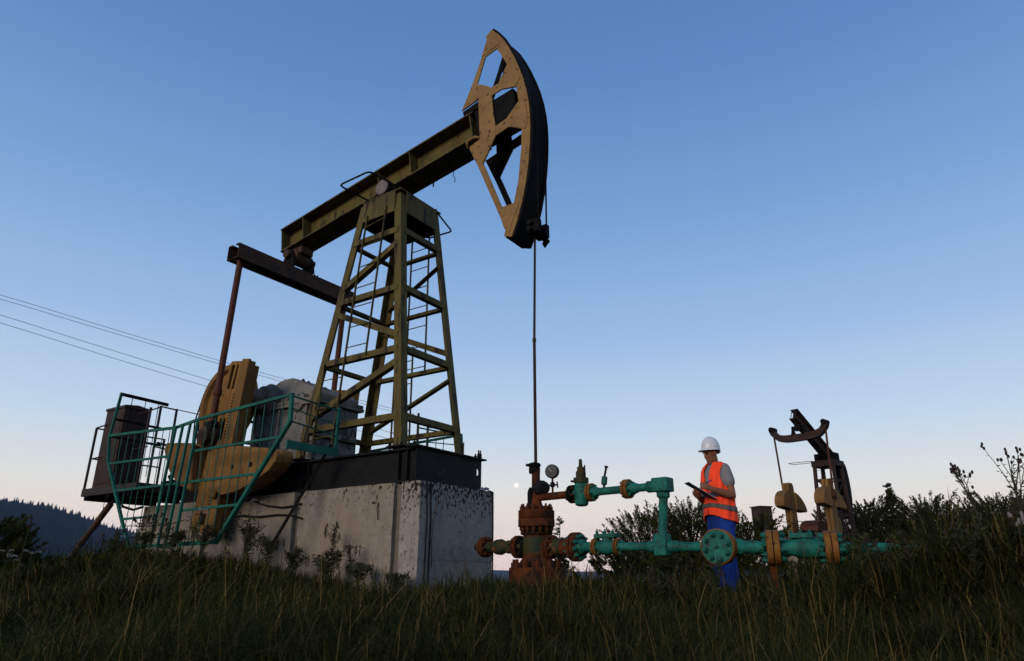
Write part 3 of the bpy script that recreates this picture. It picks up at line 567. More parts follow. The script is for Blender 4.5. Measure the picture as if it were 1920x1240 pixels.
# ------------------------------------------------------------------ guard fences
def fence(sg, lf, label, sfr):
    f = thing('guard_fence', (sg * lf, 4.7, 0.35), label, 'fence', PF)
    def P(s, z, o=0.0): return Vector((sg * (lf + o), s, z))
    def bar(name, a, b, w=.032, h=.028, o=0.0): return MB().beam(P(*a, o), P(*b, o), h, w).build(name, teal, f, 0, 0.002)
    TR = [(6.91, 2.07), (5.07, 1.985), (4.45, 2.045), (sfr, 2.115)]
    for a, b in zip(TR, TR[1:]): bar('rail', a, b, .040)
    bar('post', (6.80, 2.74), (6.905, 2.05), .036, .036); bar('post', (6.905, 2.05), (6.80, 1.66), .036, .036); bar('post', (6.80, 1.66), (5.76, 0.37), .042, .036)
    bar('post', (sfr, 2.13), (sfr - .03, 1.775), .05, .04); bar('post', (sfr - .03, 1.775), (3.75, 0.385), .045, .05)
    bar('rail', (5.76, .385), (4.62, .385), .045); bar('rail', (4.55, .39), (3.75, .40), .05)
    bar('rail', (6.80, 1.62), (5.10, 1.585)); bar('rail', (4.50, 1.60), (2.72, 1.60)); bar('rail', (6.42, 1.19), (3.06, 1.185)); bar('rail', (6.07, .77), (5.20, .775)); bar('rail', (4.56, .82), (3.40, .83))
    for (a, b, w) in ((5.02, 5.17, .036), (4.85, 4.98, .03), (4.67, 4.80, .03), (4.50, 4.60, .036)): bar('post', (a, 2.0), (b, .39), w, .03, .03)
    def topz(s): return float(np.interp(s, [t[0] for t in TR][::-1], [t[1] for t in TR][::-1]))
    for s in list(np.linspace(5.24, 6.74, 9)) + list(np.linspace(2.78, 4.36, 10)):
        s = float(s) + random.uniform(-.015, .015)
        zl = .385
        if s > 5.76: zl = .37 + (s - 5.76) / 1.04 * 1.29
        if s < 3.75: zl = .39 + (3.75 - s) / 1.18 * 1.385
        MB().cyl(P(s, topz(s) - .01, -.02), P(s + random.uniform(-.02, .02), zl, -.02), 0.0065, n=6).build('bar', teal, f)
    # returns to the frame
    def rb(name, s, l0, z0, l1, z1, r=.012, m=teal): return MB().cyl((sg * l0, s, z0), (sg * l1, s, z1), r, n=8).build(name, m, f)
    MB().beam((sg * lf, sfr - .01, 1.50), (sg * .68, sfr - .01, 1.505), .02, .10).build('toe_board', teal, f, 0)
    rb('rail', sfr, lf, 2.10, .72, 2.06); rb('rail', sfr, lf, 1.95, .72, 1.86, .008); rb('rail', sfr, lf, 1.79, .72, 1.72, .010)
    if sg < 0: MB().beam((sg * .72, sfr, 2.10), (sg * .72, sfr, 1.52), .04, .03, (0, 1, 0)).build('post', teal, f, 0)
    MB().tube([(sg * .70, sfr - .03, 2.05), (sg * .66, sfr - .04, 2.06), (sg * .655, sfr - .04, 1.98), (sg * .67, sfr - .04, 1.94), (sg * .70, sfr - .03, 1.97)], .006, 6).build('wire_loop', rubber, f)
    MB().beam((sg * .80, sfr, 1.60), (sg * 1.22, 3.02, .36), .035, .035).build('diagonal_brace', blackdull, f, 0)
    for z, h in ((2.73, .05), (2.32, .035), (2.045, .035)): MB().beam((sg * lf, 6.83, z), (sg * .70, 6.83, z - .02), .03, h).build('rail', blackdull, f, 0)
    for l in (-.2, -.42, -.64): MB().cyl((sg * (lf + l), 6.83, 2.72), (sg * (lf + l + .02), 6.80, 1.5), .006, n=6).build('bar', blackdull, f)
    for z in (.68, .52, 1.08): MB().tube([(sg * (lf - .03), 5.95 + (z - .5) * .7, z), (sg * (lf - .05), 5.4, z - .03), (sg * (lf - .05), 4.9, z - .02), (sg * (lf - .04), 4.56, z + .02)], .006, 5).build('wire', blackdull, f)
    return f
fence(-1, 1.5, 'teal barred guard fence in front of the yellow counterweights', 2.605)
fence(1, 1.7, 'teal guard fence half hidden on the far side of the pump jack tower', 2.46)
for hl, hp, hr in (('upper thick black hose sagging across the concrete foundation', [(-.74, 4.7, 1.02), (-.745, 4.16, .985), (-.75, 3.85, .90), (-.75, 3.5, .86), (-.75, 3.25, .87), (-.735, 3.15, .89)], .012),
                   ('lower black hose lying along the concrete foundation behind the weeds', [(-.74, 4.8, .74), (-.76, 4.4, .80), (-.76, 4.0, .76), (-.75, 3.6, .77), (-.75, 3.3, .75), (-.74, 3.1, .70)], .012),
                   ('thin black cable drooping across the steel skid beam', [(-.665, 4.4, 1.22), (-.67, 3.9, 1.12), (-.67, 3.5, 1.14), (-.67, 3.1, 1.25)], .008)):
    hs = thing('hanging_hose', hp[0], hl, 'hose', PF, 'hoses on the foundation'); MB().tube(hp, hr, 8).build('hose', rubber, hs)

# ------------------------------------------------------------------ platform, cabinet, prop
pf = thing('service_platform', (-.75, 7.1, 1.16), 'dark chequer-plate service platform with thin railings behind the teal fence', 'platform', PF)
MB().box((-1.32, 6.20, 1.205), (-.10, 7.84, 1.325)).build('deck', deckm, pf, 0, 0.004)
for s in (6.4, 7.0, 7.7): MB().box((-1.30, s, 1.14), (-.12, s + .06, 1.203)).build('deck_joist', blackdull, pf, 0)
def prail(a, b, r=.013): MB().cyl(a, b, r, n=8).build('rail', cabm, pf)
def ppost(l, s, z0, z1): MB().beam((l, s, z0), (l, s, z1), .03, .03, (0, 1, 0)).build('post', cabm, pf, 0)
ppost(-1.30, 7.81, 1.21, 2.33); ppost(-1.30, 6.22, 1.21, 2.47); ppost(-.80, 6.86, 1.33, 2.68); ppost(-.52, 6.86, 1.33, 2.68); ppost(-.12, 7.81, 1.33, 2.33)
prail((-1.30, 7.81, 2.33), (-.80, 6.86, 2.66)); prail((-1.30, 7.81, 1.81), (-.86, 6.95, 2.0)); prail((-.80, 6.86, 2.67), (-.50, 6.86, 2.66)); prail((-.52, 6.86, 2.67), (-.30, 6.2, 2.50), .008)
prail((-1.30, 7.81, 2.32), (-.12, 7.81, 2.32)); prail((-1.3, 7.81, 1.82), (-.12, 7.81, 1.82)); prail((-.8, 6.86, 2.0), (-.52, 6.86, 1.98)); 
MB().beam((-.55, 6.6, 1.98), (-.9, 6.6, 2.02), .03, .03).build('conduit', blackdull, pf, 0); MB().beam((-.55, 6.6, 1.99), (-.57, 6.6, 1.50), .04, .04).build('conduit', blackdull, pf, 0)
MB().tube([(-.6, 6.6, 1.52), (-.62, 6.5, 1.45), (-.55, 6.35, 1.36)], .03, 8).build('conduit', blackdull, pf)
MB().box((-.62, 6.22, 1.327), (-.2, 6.8, 1.45)).build('cable_tray', blackdull, pf, 0, .01)
MB().tube([(-1.22, 7.25, 1.20), (-1.24, 7.2, .95), (-1.22, 7.25, .75), (-1.25, 7.5, .55), (-1.3, 7.6, .35)], .005, 5).build('loose_wire', rubber, pf)
MB().tube([(-1.18, 7.0, 1.2), (-1.1, 6.9, 1.02), (-.95, 6.85, .98), (-.78, 6.9, 1.04)], .02, 7).build('sagging_cable', rubber, pf)
cbn = thing('control_cabinet', (-.98, 7.5, 1.327), 'tall brown steel control cabinet standing on the service platform', 'cabinet', PF)
MB().box((-1.20, 7.21, 1.33), (-.78, 7.79, 2.62)).build('cabinet_body', cabm, cbn, 0, .006)
MB().plate([(-1.215, 2.622), (-.765, 2.622), (-.765, 2.655), (-.99, 2.69), (-1.215, 2.665)], [], lambda a, b: (a, 7.19, b), lambda a, b: (a, 7.81, b)).build('cabinet_roof', cabm, cbn, 0, .003)
MB().box((-1.16, 7.20, 1.40), (-.82, 7.209, 2.56)).build('cabinet_door', cabm, cbn, 0, .003)
MB().box((-1.209, 7.26, 1.40), (-1.201, 7.74, 2.56)).build('side_panel', cabm, cbn, 0, .003)
MB().cyl((-.90, 7.20, 2.30), (-.90, 7.19, 2.30), .025, n=12).build('door_lock', blackdull, cbn)
MB().box((-1.01, 7.192, 1.92), (-.98, 7.199, 2.05)).build('door_handle', blackdull, cbn, 0)
pp = MB().cyl((-1.2, 7.08, 1.06), (-1.2, 8.32, .02), .048, n=14)
_b = Vector((-1.2, 8.3, .02)); e_ = thing('steel_prop', _b, 'leaning rusty steel pipe prop under the service platform corner', 'prop', PF)
pp.build('pipe', rustbeam, e_); MB().tube([(-1.2, 7.08, 1.06), (-1.2, 7.02, 1.10), (-1.2, 7.03, 1.16), (-1.2, 6.98, 1.2)], .014, 7).build('hook', blackdull, e_)

# litter on the corner of the foundation
lt = MB()
for i in range(9):
    for j in range(5): lt.v.append((.52 + i * .018 + random.uniform(-.006, .006), 1.135 + j * .018 + random.uniform(-.006, .006), 1.054 + random.uniform(.002, .05)))
for i in range(8):
    for j in range(4): a = i * 5 + j; lt.f.append((a, a + 5, a + 6, a + 1))
litm = mat('printed_wrapper', (0.55, 0.58, 0.65), (0.03, 0.09, 0.40), 0.4, scale=22, spot=(0.45, 0.05, 0.02), spot_amt=0.4, spot_scale=25, bump=0)
_e = thing('crumpled_wrapper', (.59, 1.17, 1.052), 'crumpled blue white and red wrapper on the foundation corner', 'litter', PF); lt.build('wrapper', litm, _e, 0)
_s = _e.children[0].modifiers.new('Solid', 'SOLIDIFY'); _s.thickness = .002

# ------------------------------------------------------------------ wellhead and flow line (world frame)
WX, WY = W.x, W.y
ZG = float(H(WX, WY))
wh = thing('wellhead', (WX, WY, ZG), 'rusty bolted wellhead with stuffing box under the polished rod', 'wellhead')
def wz(y): return (1080.7 - y) * 0.00580
wc = Vector((WX, WY, 0)); UP = Vector((0, 0, 1))
D1 = Vector((.74, -.673, 0)).normalized(); D1L = Vector((.74, -.673, -.024)).normalized()
MB().lathe(wc, UP, [(.17, ZG - .1), (.17, .12), (.15, .14)], 32).build('casing', rustred, wh)
fl = MB().lathe(wc, UP, [(.295, -.10), (.310, -.095), (.310, .085), (.30, .09)], 40).build('flange', rustred, wh)
ring_bolts(fl, wc + UP * .09, UP, .255, 12, .034, .085, rustred)
MB().lathe(wc, UP, [(.20, .085), (.19, .15), (.155, .20), (.15, .43), (.175, .44), (.185, .455)], 36).build('casing_body', rustred, wh)
MB().lathe(wc, UP, [(.152, .23), (.155, .24), (.155, .40), (.152, .41)], 36).build('body_band', mossy, wh)
fl = MB().lathe(wc, UP, [(.19, .52), (.207, .525), (.207, .605), (.203, .612)], 40).build('flange', rustred, wh)
ring_bolts(fl, wc + UP * .52, -UP, .168, 14, .024, .06, rustred)
fl = MB().lathe(wc, UP, [(.203, .618), (.205, .622), (.205, .70), (.195, .706)], 40).build('flange', rustred, wh)
ring_bolts(fl, wc + UP * .706, UP, .165, 14, .024, .065, rustred)
MB().lathe(wc, UP, [(.150, .44), (.150, .53), (.15, .54)], 32).build('neck', blackdull, wh)
MB().lathe(wc, UP, [(.16, .70), (.11, .735), (.075, .76), (.062, .80), (.055, .83), (.05, .95), (.047, 1.16)], 28).build('bonnet_tee', rustred, wh)
MB().lathe(wc - D1 * .02, UP, [(.062, 1.12), (.066, 1.13), (.066, 1.19), (.05, 1.195), (.072, 1.20), (.074, 1.23), (.06, 1.24), (.02, 1.25)], 10).build('stuffing_box', blackdull, wh, 0.4)
MB().cyl(wc + Vector((-.06, -.02, 1.215)), wc + Vector((-.115, -.03, 1.21)), .016, n=8).build('set_screw', blackdull, wh)
bn = Vector((.45, -.89, 0)).normalized(); bc = wc + Vector((.045, -.02, .945))
nb = MB().lathe(bc - bn * .05, bn, [(.06, 0), (.088, .02), (.092, .06), (.092, .10), (.07, .13), (.07, .16), (.03, .17)], 10).build('hammer_union', rubber, wh, 0.4)
MB().lathe(wc + Vector((-.06, .0, .72)), UP, [(.035, 0), (.04, .02), (.04, .18), (.03, .22), (.015, .24)], 14).build('grease_fitting', blackdull, wh)
# gauge
def T(t, z): return Vector((WX, WY, z)) + D1 * t
gz = .846; gp = T(.245, 0)
ga = thing('pressure_gauge', gp + UP * (gz + .04), 'round dark pressure gauge on a needle valve above the rusty pipe', 'gauge')
MB().cyl(gp + UP * (gz + .035), gp + UP * (gz + .21), .012, n=10).build('gauge_stem', rustred, ga)
MB().lathe(gp + UP * (gz + .095), UP, [(.016, 0), (.026, .01), (.026, .05), (.016, .06)], 8).build('needle_valve', blackdull, ga)
MB().cyl(gp + UP * (gz + .12) - D1 * .05, gp + UP * (gz + .12) + D1 * .07, .010, n=8).build('valve_spindle', blackdull, ga)
MB().cyl(gp + UP * (gz + .085) + D1 * .075, gp + UP * (gz + .155) + D1 * .065, .008, n=8).build('valve_handle', blackdull, ga)
gc = gp + UP * (gz + .272); gn = Vector((-.42, -.90, .02)).normalized()
MB().lathe(gc - gn * .03, gn, [(.06, 0), (.076, .006), (.079, .02), (.079, .055), (.072, .06), (.070, .052)], 32).build('gauge_case', blackdull, ga)
MB().lathe(gc + gn * .024, gn, [(.0, .0), (.069, .0), (.069, .003), (.0, .004)], 28).build('gauge_face', glassgrey, ga)
MB().beam(gc + gn * .030, gc + gn * .030 + Vector((-.03, .015, .035)), .004, .003).build('needle', ceramic, ga, 0)

fw_ = thing('flow_line', T(1.6, 0) + UP * float(H(*T(1.6, 0).xy)), 'teal painted flow line of pipes valves and ochre flanges beside the wellhead', 'pipe line')
def flange(c, ax, r, th, m, par, nb=8, bm=None, gap=True):
    ax = Vector(ax).normalized(); c = Vector(c); bm = bm or m
    if gap:
        f1 = MB().lathe(c - ax * (th + .004), ax, [(r * .94, 0), (r, .006), (r, th - .002), (r * .97, th)], 36).build('flange', m, par)
        f2 = MB().lathe(c + ax * .004, ax, [(r * .97, 0), (r, .004), (r, th - .006), (r * .94, th)], 36).build('flange', m, par)
        MB().cyl(c - ax * .006, c + ax * .006, r * .9, n=28).build('gasket', blackdull, f1)
    else:
        f1 = f2 = MB().lathe(c - ax * th / 2, ax, [(r * .95, 0), (r, .005), (r, th - .005), (r * .95, th)], 36).build('flange', m, par)
    e = th + .004 if gap else th / 2
    ring_bolts(f2, c + ax * e, ax, r * .76, nb, r * .15, r * .30, bm, .2); ring_bolts(f1, c - ax * e, -ax, r * .76, nb, r * .15, r * .30, bm, .2)
PR = .041
# upper run
MB().cyl(T(.0, gz), T(.50, gz), PR * 1.02, n=22).build('pipe', rustred, wh)
flange(T(.525, gz), D1, .098, .026, blackdull, fw_, 6, rustred)
vb = MB().lathe(T(.645, gz) - UP * .135, UP, [(.045, 0), (.068, .012), (.075, .04), (.075, .22), (.07, .24)], 24).build('valve_body', tealpipe, fw_)
MB().lathe(T(.645, gz) + UP * .108, UP, [(.075, 0), (.083, .005), (.083, .055), (.075, .06)], 8).build('valve_bonnet', mossy, vb, 0.4)
MB().lathe(T(.645, gz) + UP * .17, UP, [(.055, 0), (.055, .06), (.04, .075), (.04, .11), (.022, .12), (.018, .19), (.012, .20)], 12).build('valve_stem', mossy, vb)
MB().cyl(T(.70, gz) + UP * .17, T(.70, gz) + UP * .30, .008, n=8).build('stem_guide', blackdull, vb)
MB().cyl(T(.56, gz) + UP * .135, T(.51, gz) + UP * .14, .012, n=8).build('side_screw', blackdull, vb)
MB().cyl(T(.55, gz), T(.80, gz), .050, n=22).build('pipe', tealpipe, fw_)
flange(T(.775, gz), D1, .096, .024, ochre, fw_, 6, tealpipe)
MB().lathe(T(.80, gz), D1, [(.064, 0), (.058, .03), (.050, .06), (PR, .08), (PR, .40)], 24).build('pipe', tealpipe, fw_)
sv = MB().cyl(T(.945, gz) + UP * .03, T(.945, gz) + UP * .07, .014, n=10).build('sample_valve', tealpipe, fw_)
MB().lathe(T(.945, gz) + UP * .065, Vector((.12, 0, 1)), [(.026, 0), (.032, .01), (.032, .08), (.022, .09)], 8).build('cock_body', tealpipe, sv, .4)
MB().cyl(T(.955, gz) + UP * .15, T(.985, gz) + UP * .25, .012, n=8).build('cock_lever', blackdull, sv); MB().cyl(T(.982, gz) + UP * .24, T(.988, gz) + UP * .262, .02, n=8).build('cock_knob', blackdull, sv)
flange(T(1.235, gz), D1, .098, .030, ochre, fw_, 8, tealpipe)
MB().lathe(T(1.26, gz), D1, [(.064, 0), (.058, .04), (.050, .09), (PR, .11), (PR, .36)], 24).build('pipe', tealpipe, fw_)
MB().lathe(T(1.475, gz), D1, [(.052, 0), (.058, .005), (.058, .10)], 20).build('collar', tealpipe, fw_)
TC = T(1.645, 0)
bm_ = MB(); q_ = [Vector(D1), Vector((D1.y, -D1.x, 0)) * -1]
def obox(c, ax, hx, hy, z0, z1, nm, m, bev=.012):
    ax = Vector(ax).normalized(); sd = Vector((-ax.y, ax.x, 0)); vs = []
    for z in (z0, z1):
        for i, j in ((-1, -1), (1, -1), (1, 1), (-1, 1)): p = c + ax * (i * hx) + sd * (j * hy); vs.append((p.x, p.y, z))
    return MB().add(vs, [(0, 3, 2, 1), (4, 5, 6, 7), (0, 1, 5, 4), (1, 2, 6, 5), (2, 3, 7, 6), (3, 0, 4, 7)]).build(nm, m, fw_, 0, bev)
obox(TC, D1, .088, .075, gz - .062, gz + .075, 'elbow_block', tealpipe)
MB().lathe(TC + UP * (gz - .125), UP, [(.05, 0), (.066, .02), (.066, .06), (.06, .066)], 6).build('elbow_nut', tealpipe, fw_, .3)
LZ0 = .308
def TL(t): return Vector((WX, WY, LZ0)) + D1L * t
tj = TL(1.60)
MB().cyl((TC.x, TC.y, gz - .12), (tj.x, tj.y, tj.z + .07), .043, n=24).build('riser_pipe', tealpipe, fw_)
# lower run
for (t0, t1, r, m) in ((-.95, -.80, .052, mossy), (-.78, -.45, .062, mossy), (-.45, -.2, .075, mossy), (.1, .40, .085, mossy), (.36, .56, .095, rustred)):
    MB().lathe(TL(t0), D1L, [(r * .85, 0), (r, .02), (r, t1 - t0 - .02), (r * .9, t1 - t0)], 26).build('branch_pipe', m, wh)
flange(TL(-.80), D1L, .118, .032, rustred, wh, 8, rustred)
MB().lathe(TL(-.66), D1L, [(.06, 0), (.085, .05), (.09, .12), (.06, .2)], 24).build('branch_valve', mossy, wh)
flange(TL(-.27), D1L, .125, .03, rustred, wh, 8, blackdull)
flange(TL(.20), D1L, .128, .032, rustred, wh, 8, rustred)
flange(TL(.555), D1L, .150, .040, rustred, wh, 10, tealpipe)
MB().lathe(TL(.60), D1L, [(.085, 0), (.075, .05), (.05, .07), (.048, .20)], 26).build('reducer', tealpipe, fw_)
flange(TL(.815), D1L, .086, .022, ochre, fw_, 6, tealpipe)
vb = MB().lathe(TL(.84), D1L, [(.06, 0), (.062, .04), (.075, .08), (.078, .14), (.062, .20), (.055, .23)], 26).build('valve_body', tealpipe, fw_)
obox(TL(.955), D1L, .13, .06, TL(.95).z + .085, TL(.95).z + .128, 'valve_cover', tealpipe, .006)
for dt in (-.1, 0, .1): put('bolt', bolt_mesh(.016, .045, tealpipe), fw_, TL(.955 + dt) + UP * .128 + Vector((-.3, -.3, 0)) * .08)
MB().lathe(TL(.955) + UP * .03, UP, [(.06, 0), (.055, .06)], 18).build('valve_neck', tealpipe, vb)
flange(TL(1.085), D1L, .082, .020, ochre, fw_, 6, tealpipe)
MB().lathe(TL(1.10), D1L, [(.055, 0), (.050, .04), (PR, .06), (PR, .52)], 24).build('pipe', tealpipe, fw_)
obox(tj, D1L, .066, .066, tj.z - .085, tj.z + .115, 'tee_block', tealpipe)
MB().lathe(tj - D1L * .15, D1L, [(.05, 0), (.056, .005), (.056, .10)], 20).build('collar', tealpipe, fw_)
E2 = Vector((.94, -.34, -.02)).normalized()
def TR2(t): return tj + E2 * t
MB().lathe(TR2(.05), E2, [(.056, 0), (.056, .09), (.048, .10), (.043, .11), (.043, .45)], 24).build('pipe', tealpipe, fw_)
vc = TR2(.545); vn = Vector((-.60, -.80, .0)).normalized()
MB().lathe(vc - vn * .10, vn, [(.08, 0), (.10, .03), (.10, .14), (.085, .16)], 28).build('valve_body', tealpipe, fw_)
MB().lathe(vc + vn * .02, vn, [(.155, 0), (.163, .006), (.163, .04), (.158, .045)], 44).build('valve_flange', ochre, fw_)
bf = MB().lathe(vc + vn * .068, vn, [(.158, 0), (.163, .006), (.163, .040), (.150, .050), (.0, .052)], 44).build('blind_flange', ochre, fw_)
MB().lathe(vc + vn * .112, vn, [(.152, 0), (.151, .006), (.146, .010), (.0, .011)], 44).build('flange_face', tealpipe, bf)
ring_bolts(bf, vc + vn * .122, vn, .112, 8, .026, .052, tealpipe, .25); put('bolt', bolt_mesh(.018, .03, tealpipe), bf, vc + vn * .122, vn)
ring_bolts(bf, vc - vn * .0, -vn, .135, 8, .024, .05, tealpipe, .25)
MB().lathe(TR2(.56), E2, [(.07, 0), (.078, .03), (.075, .16), (.06, .19), (.055, .22), (.062, .26), (.05, .36)], 28).build('valve_body', tealpipe, fw_)
flange(TR2(1.005), E2, .155, .055, ochre, fw_, 8, tealpipe)
MB().lathe(TR2(1.06), E2, [(.09, 0), (.08, .03), (.075, .05), (.072, .10), (.088, .17), (.098, .22), (.095, .30), (.08, .36)], 30).build('valve_body', tealpipe, fw_)
obox(TR2(1.25), E2, .10, .07, TR2(1.25).z + .08, TR2(1.25).z + .125, 'valve_cover', tealpipe, .008)
for dt in (-.08, .0, .08): put('bolt', bolt_mesh(.016, .035, tealpipe), fw_, TR2(1.25 + dt) + UP * .124)
flange(TR2(1.49), E2, .148, .052, ochre, fw_, 8, tealpipe)
MB().lathe(TR2(1.54), E2, [(.085, 0), (.075, .05), (.055, .08), (.045, .10), (.045, 1.3)], 26).build('pipe', tealpipe, fw_)
for t in (1.0,):
    p = TR2(t); MB().cyl((p.x, p.y + .05, p.z - .05), (p.x, p.y + .05, float(H(p.x, p.y)) - .05), .035, n=10).build('pipe_support', rustred, fw_)

# ------------------------------------------------------------------ worker
def ell(b, c, r, n=14, m=9, rot=None):
    vs = []; c = Vector(c)
    for j in range(1, m):
        ph = PI * j / m
        for i in range(n):
            a = 2 * PI * i / n; v = Vector((r[0] * math.sin(ph) * math.cos(a), r[1] * math.sin(ph) * math.sin(a), r[2] * math.cos(ph)))
            vs.append(c + (rot @ v if rot else v))
    k = len(vs); t = Vector((0, 0, r[2])); vs += [c + (rot @ t if rot else t), c - (rot @ t if rot else t)]
    fs = [(j * n + i, (j + 1) * n + i, (j + 1) * n + (i + 1) % n, j * n + (i + 1) % n) for j in range(m - 2) for i in range(n)]
    fs += [(k, i, (i + 1) % n) for i in range(n)] + [(k + 1, (m - 2) * n + (i + 1) % n, (m - 2) * n + i) for i in range(n)]
    b.add(vs, fs)
def limb(b, pts, rad, n=12):
    """tapering limb through joints, rounded ends"""
    pts = [Vector(p) for p in pts]; P2 = []; R2 = []
    for i in range(len(pts) - 1):
        for k in range(5): t = k / 5; P2.append(pts[i].lerp(pts[i + 1], t)); R2.append(rad[i] + (rad[i + 1] - rad[i]) * t)
    P2.append(pts[-1]); R2.append(rad[-1])
    vs = []; up = None; m = len(P2)
    for i, p in enumerate(P2):
        d = (P2[min(i + 1, m - 1)] - P2[max(i - 1, 0)]).normalized()
        if up is None: up = d.orthogonal().normalized()
        up = (up - d * up.dot(d)).normalized(); sd = d.cross(up)
        for k in range(n): a = 2 * PI * k / n; vs.append(p + up * (R2[i] * math.cos(a)) + sd * (R2[i] * math.sin(a)))
    fs = [(i * n + k, i * n + (k + 1) % n, (i + 1) * n + (k + 1) % n, (i + 1) * n + k) for i in range(m - 1) for k in range(n)] + [tuple(range(n - 1, -1, -1)), tuple(range((m - 1) * n, m * n))]
    b.add(vs, fs); ell(b, pts[0], (rad[0],) * 3, 10, 7); ell(b, pts[-1], (rad[-1],) * 3, 10, 7)
def loft(b, rings, n=28, cap=True):
    """rings: (cx, cy, z, rx, ry)"""
    vs = []; m = len(rings)
    for cx, cy, z, rx, ry in rings:
        for i in range(n): a = 2 * PI * i / n; c, s_ = math.cos(a), math.sin(a); vs.append((cx + rx * math.copysign(abs(c) ** .85, c), cy + ry * math.copysign(abs(s_) ** .85, s_), z))
    fs = [(j * n + i, j * n + (i + 1) % n, (j + 1) * n + (i + 1) % n, (j + 1) * n + i) for j in range(m - 1) for i in range(n)]
    if cap: fs += [tuple(range(n - 1, -1, -1)), tuple(range((m - 1) * n, m * n))]
    b.add(vs, fs)
def remeshed(b, name, m, vox, smooth=5, parent=None):
    me = b.mesh(name, 0); o = bpy.data.objects.new('tmp', me); COL.objects.link(o)
    r = o.modifiers.new('r', 'REMESH'); r.mode = 'VOXEL'; r.voxel_size = vox; s_ = o.modifiers.new('s', 'SMOOTH'); s_.factor = .5; s_.iterations = smooth
    dg = bpy.context.evaluated_depsgraph_get(); me2 = bpy.data.meshes.new_from_object(o.evaluated_get(dg)); bpy.data.objects.remove(o)
    me2.name = name; me2.materials.clear(); me2.materials.append(m); me2.shade_smooth()
    o = bpy.data.objects.new(name, me2); COL.objects.link(o)
    if parent: o.parent = parent
    return o
PX, PY = 2.23, 7.55
HT = Matrix.Rotation(R(14), 3, 'Y')            # head nods forward
HC = Vector((.055, 0, 1.555))
def hd(p): return HC + HT @ Vector(p)
b = MB()
loft(b, [(0, 0, .84, .10, .15), (0, 0, .95, .115, .165), (.005, 0, 1.05, .105, .15), (.01, 0, 1.2, .12, .165), (.0, 0, 1.33, .115, .175), (-.005, 0, 1.39, .085, .15), (0, 0, 1.425, .055, .07)])
limb(b, [(-.015, 0, 1.38), (.02, 0, 1.46), hd((-.02, 0, -.06))], [.062, .056, .055])
for c, r in (((-.008, 0, .035), (.098, .076, .092)), ((.028, 0, -.045), (.062, .056, .078)), ((.060, 0, -.100), (.026, .028, .021)), ((.090, 0, -.012), (.016, .010, .032)), ((.100, 0, -.034), (.015, .014, .012)),
             ((.076, 0, .020), (.020, .054, .012)), ((.058, .036, -.028), (.024, .020, .024)), ((.058, -.036, -.028), (.024, .020, .024)), ((.080, 0, -.062), (.012, .024, .007)), ((.080, 0, -.074), (.011, .020, .007)),
             ((-.008, .076, -.012), (.020, .010, .032)), ((-.008, -.076, -.012), (.020, .010, .032)), ((.02, .045, -.07), (.04, .014, .03)), ((.02, -.045, -.07), (.04, .014, .03))):
    ell(b, hd(c), r, rot=HT)
SHN = Vector((-.02, .172, 1.352)); SHF = Vector((-.01, -.172, 1.352)); ELN = Vector((-.02, .245, 1.075)); WRN = Vector((.262, .205, 1.135)); ELF = Vector((.07, -.225, 1.07)); WRF = Vector((.250, -.058, 1.060))
limb(b, [SHN, lerp(SHN, ELN, .5), ELN, lerp(ELN, WRN, .35), WRN], [.050, .048, .042, .042, .028])
limb(b, [SHF, lerp(SHF, ELF, .5), ELF, lerp(ELF, WRF, .35), WRF], [.050, .048, .042, .042, .028])
# near hand: writing grip above the board
HN = Matrix.Rotation(R(-12), 3, 'Z') @ Matrix.Rotation(R(-18), 3, 'Y')
def hn(p): return WRN + HN @ Vector(p)
ell(b, hn((.048, 0, .006)), (.052, .024, .034), rot=HN)
for k, (dz, ln) in enumerate(((.030, .95), (.012, 1.0), (-.006, .9), (-.022, .75))):
    limb(b, [hn((.060, 0, dz)), hn((.092, .004, dz)), hn((.092 + .034 * ln, -.008, dz - .004)), hn((.098 + .030 * ln, -.034 * ln, dz - .014)), hn((.090 + .018 * ln, -.046 * ln, dz - .022))], [.011, .0105, .0095, .0085, .0075], 8)
limb(b, [hn((.030, -.014, .026)), hn((.062, -.034, .034)), hn((.098, -.044, .022))], [.013, .0105, .009], 8)
# far hand: cradles the board from below
HF = Matrix.Rotation(R(42), 3, 'Z') @ Matrix.Rotation(R(-22), 3, 'Y')
def hf(p): return WRF + HF @ Vector(p)
ell(b, hf((.052, 0, -.004)), (.052, .038, .020), rot=HF)
for k, dy in enumerate((.030, .010, -.010, -.028)):
    limb(b, [hf((.066, dy, 0)), hf((.094, dy * 1.1, -.002)), hf((.130, dy * 1.2, .006)), hf((.148, dy * 1.2, .028)), hf((.150, dy * 1.2, .048))], [.0115, .011, .010, .009, .008], 8)
limb(b, [hf((.03, -.034, .004)), hf((.060, -.058, .020)), hf((.088, -.062, .040))], [.013, .011, .009], 8)
for s_ in (1, -1): limb(b, [(0, s_ * .085, .84), (.015, s_ * .095, .47), (-.01, s_ * .10, .09)], [.085, .058, .042]); ell(b, (.05, s_ * .10, .05), (.13, .045, .045))
pe = remeshed(b, 'person', skin, .0065, 4)
pe.location = (PX, PY, float(H(PX, PY)) + .0); pe.rotation_euler = (0, 0, R(203)); pe.scale = (.86, .86, 1.0)
tag(pe, 'man in white hard hat and orange vest writing on a clipboard behind the flow line', 'person')
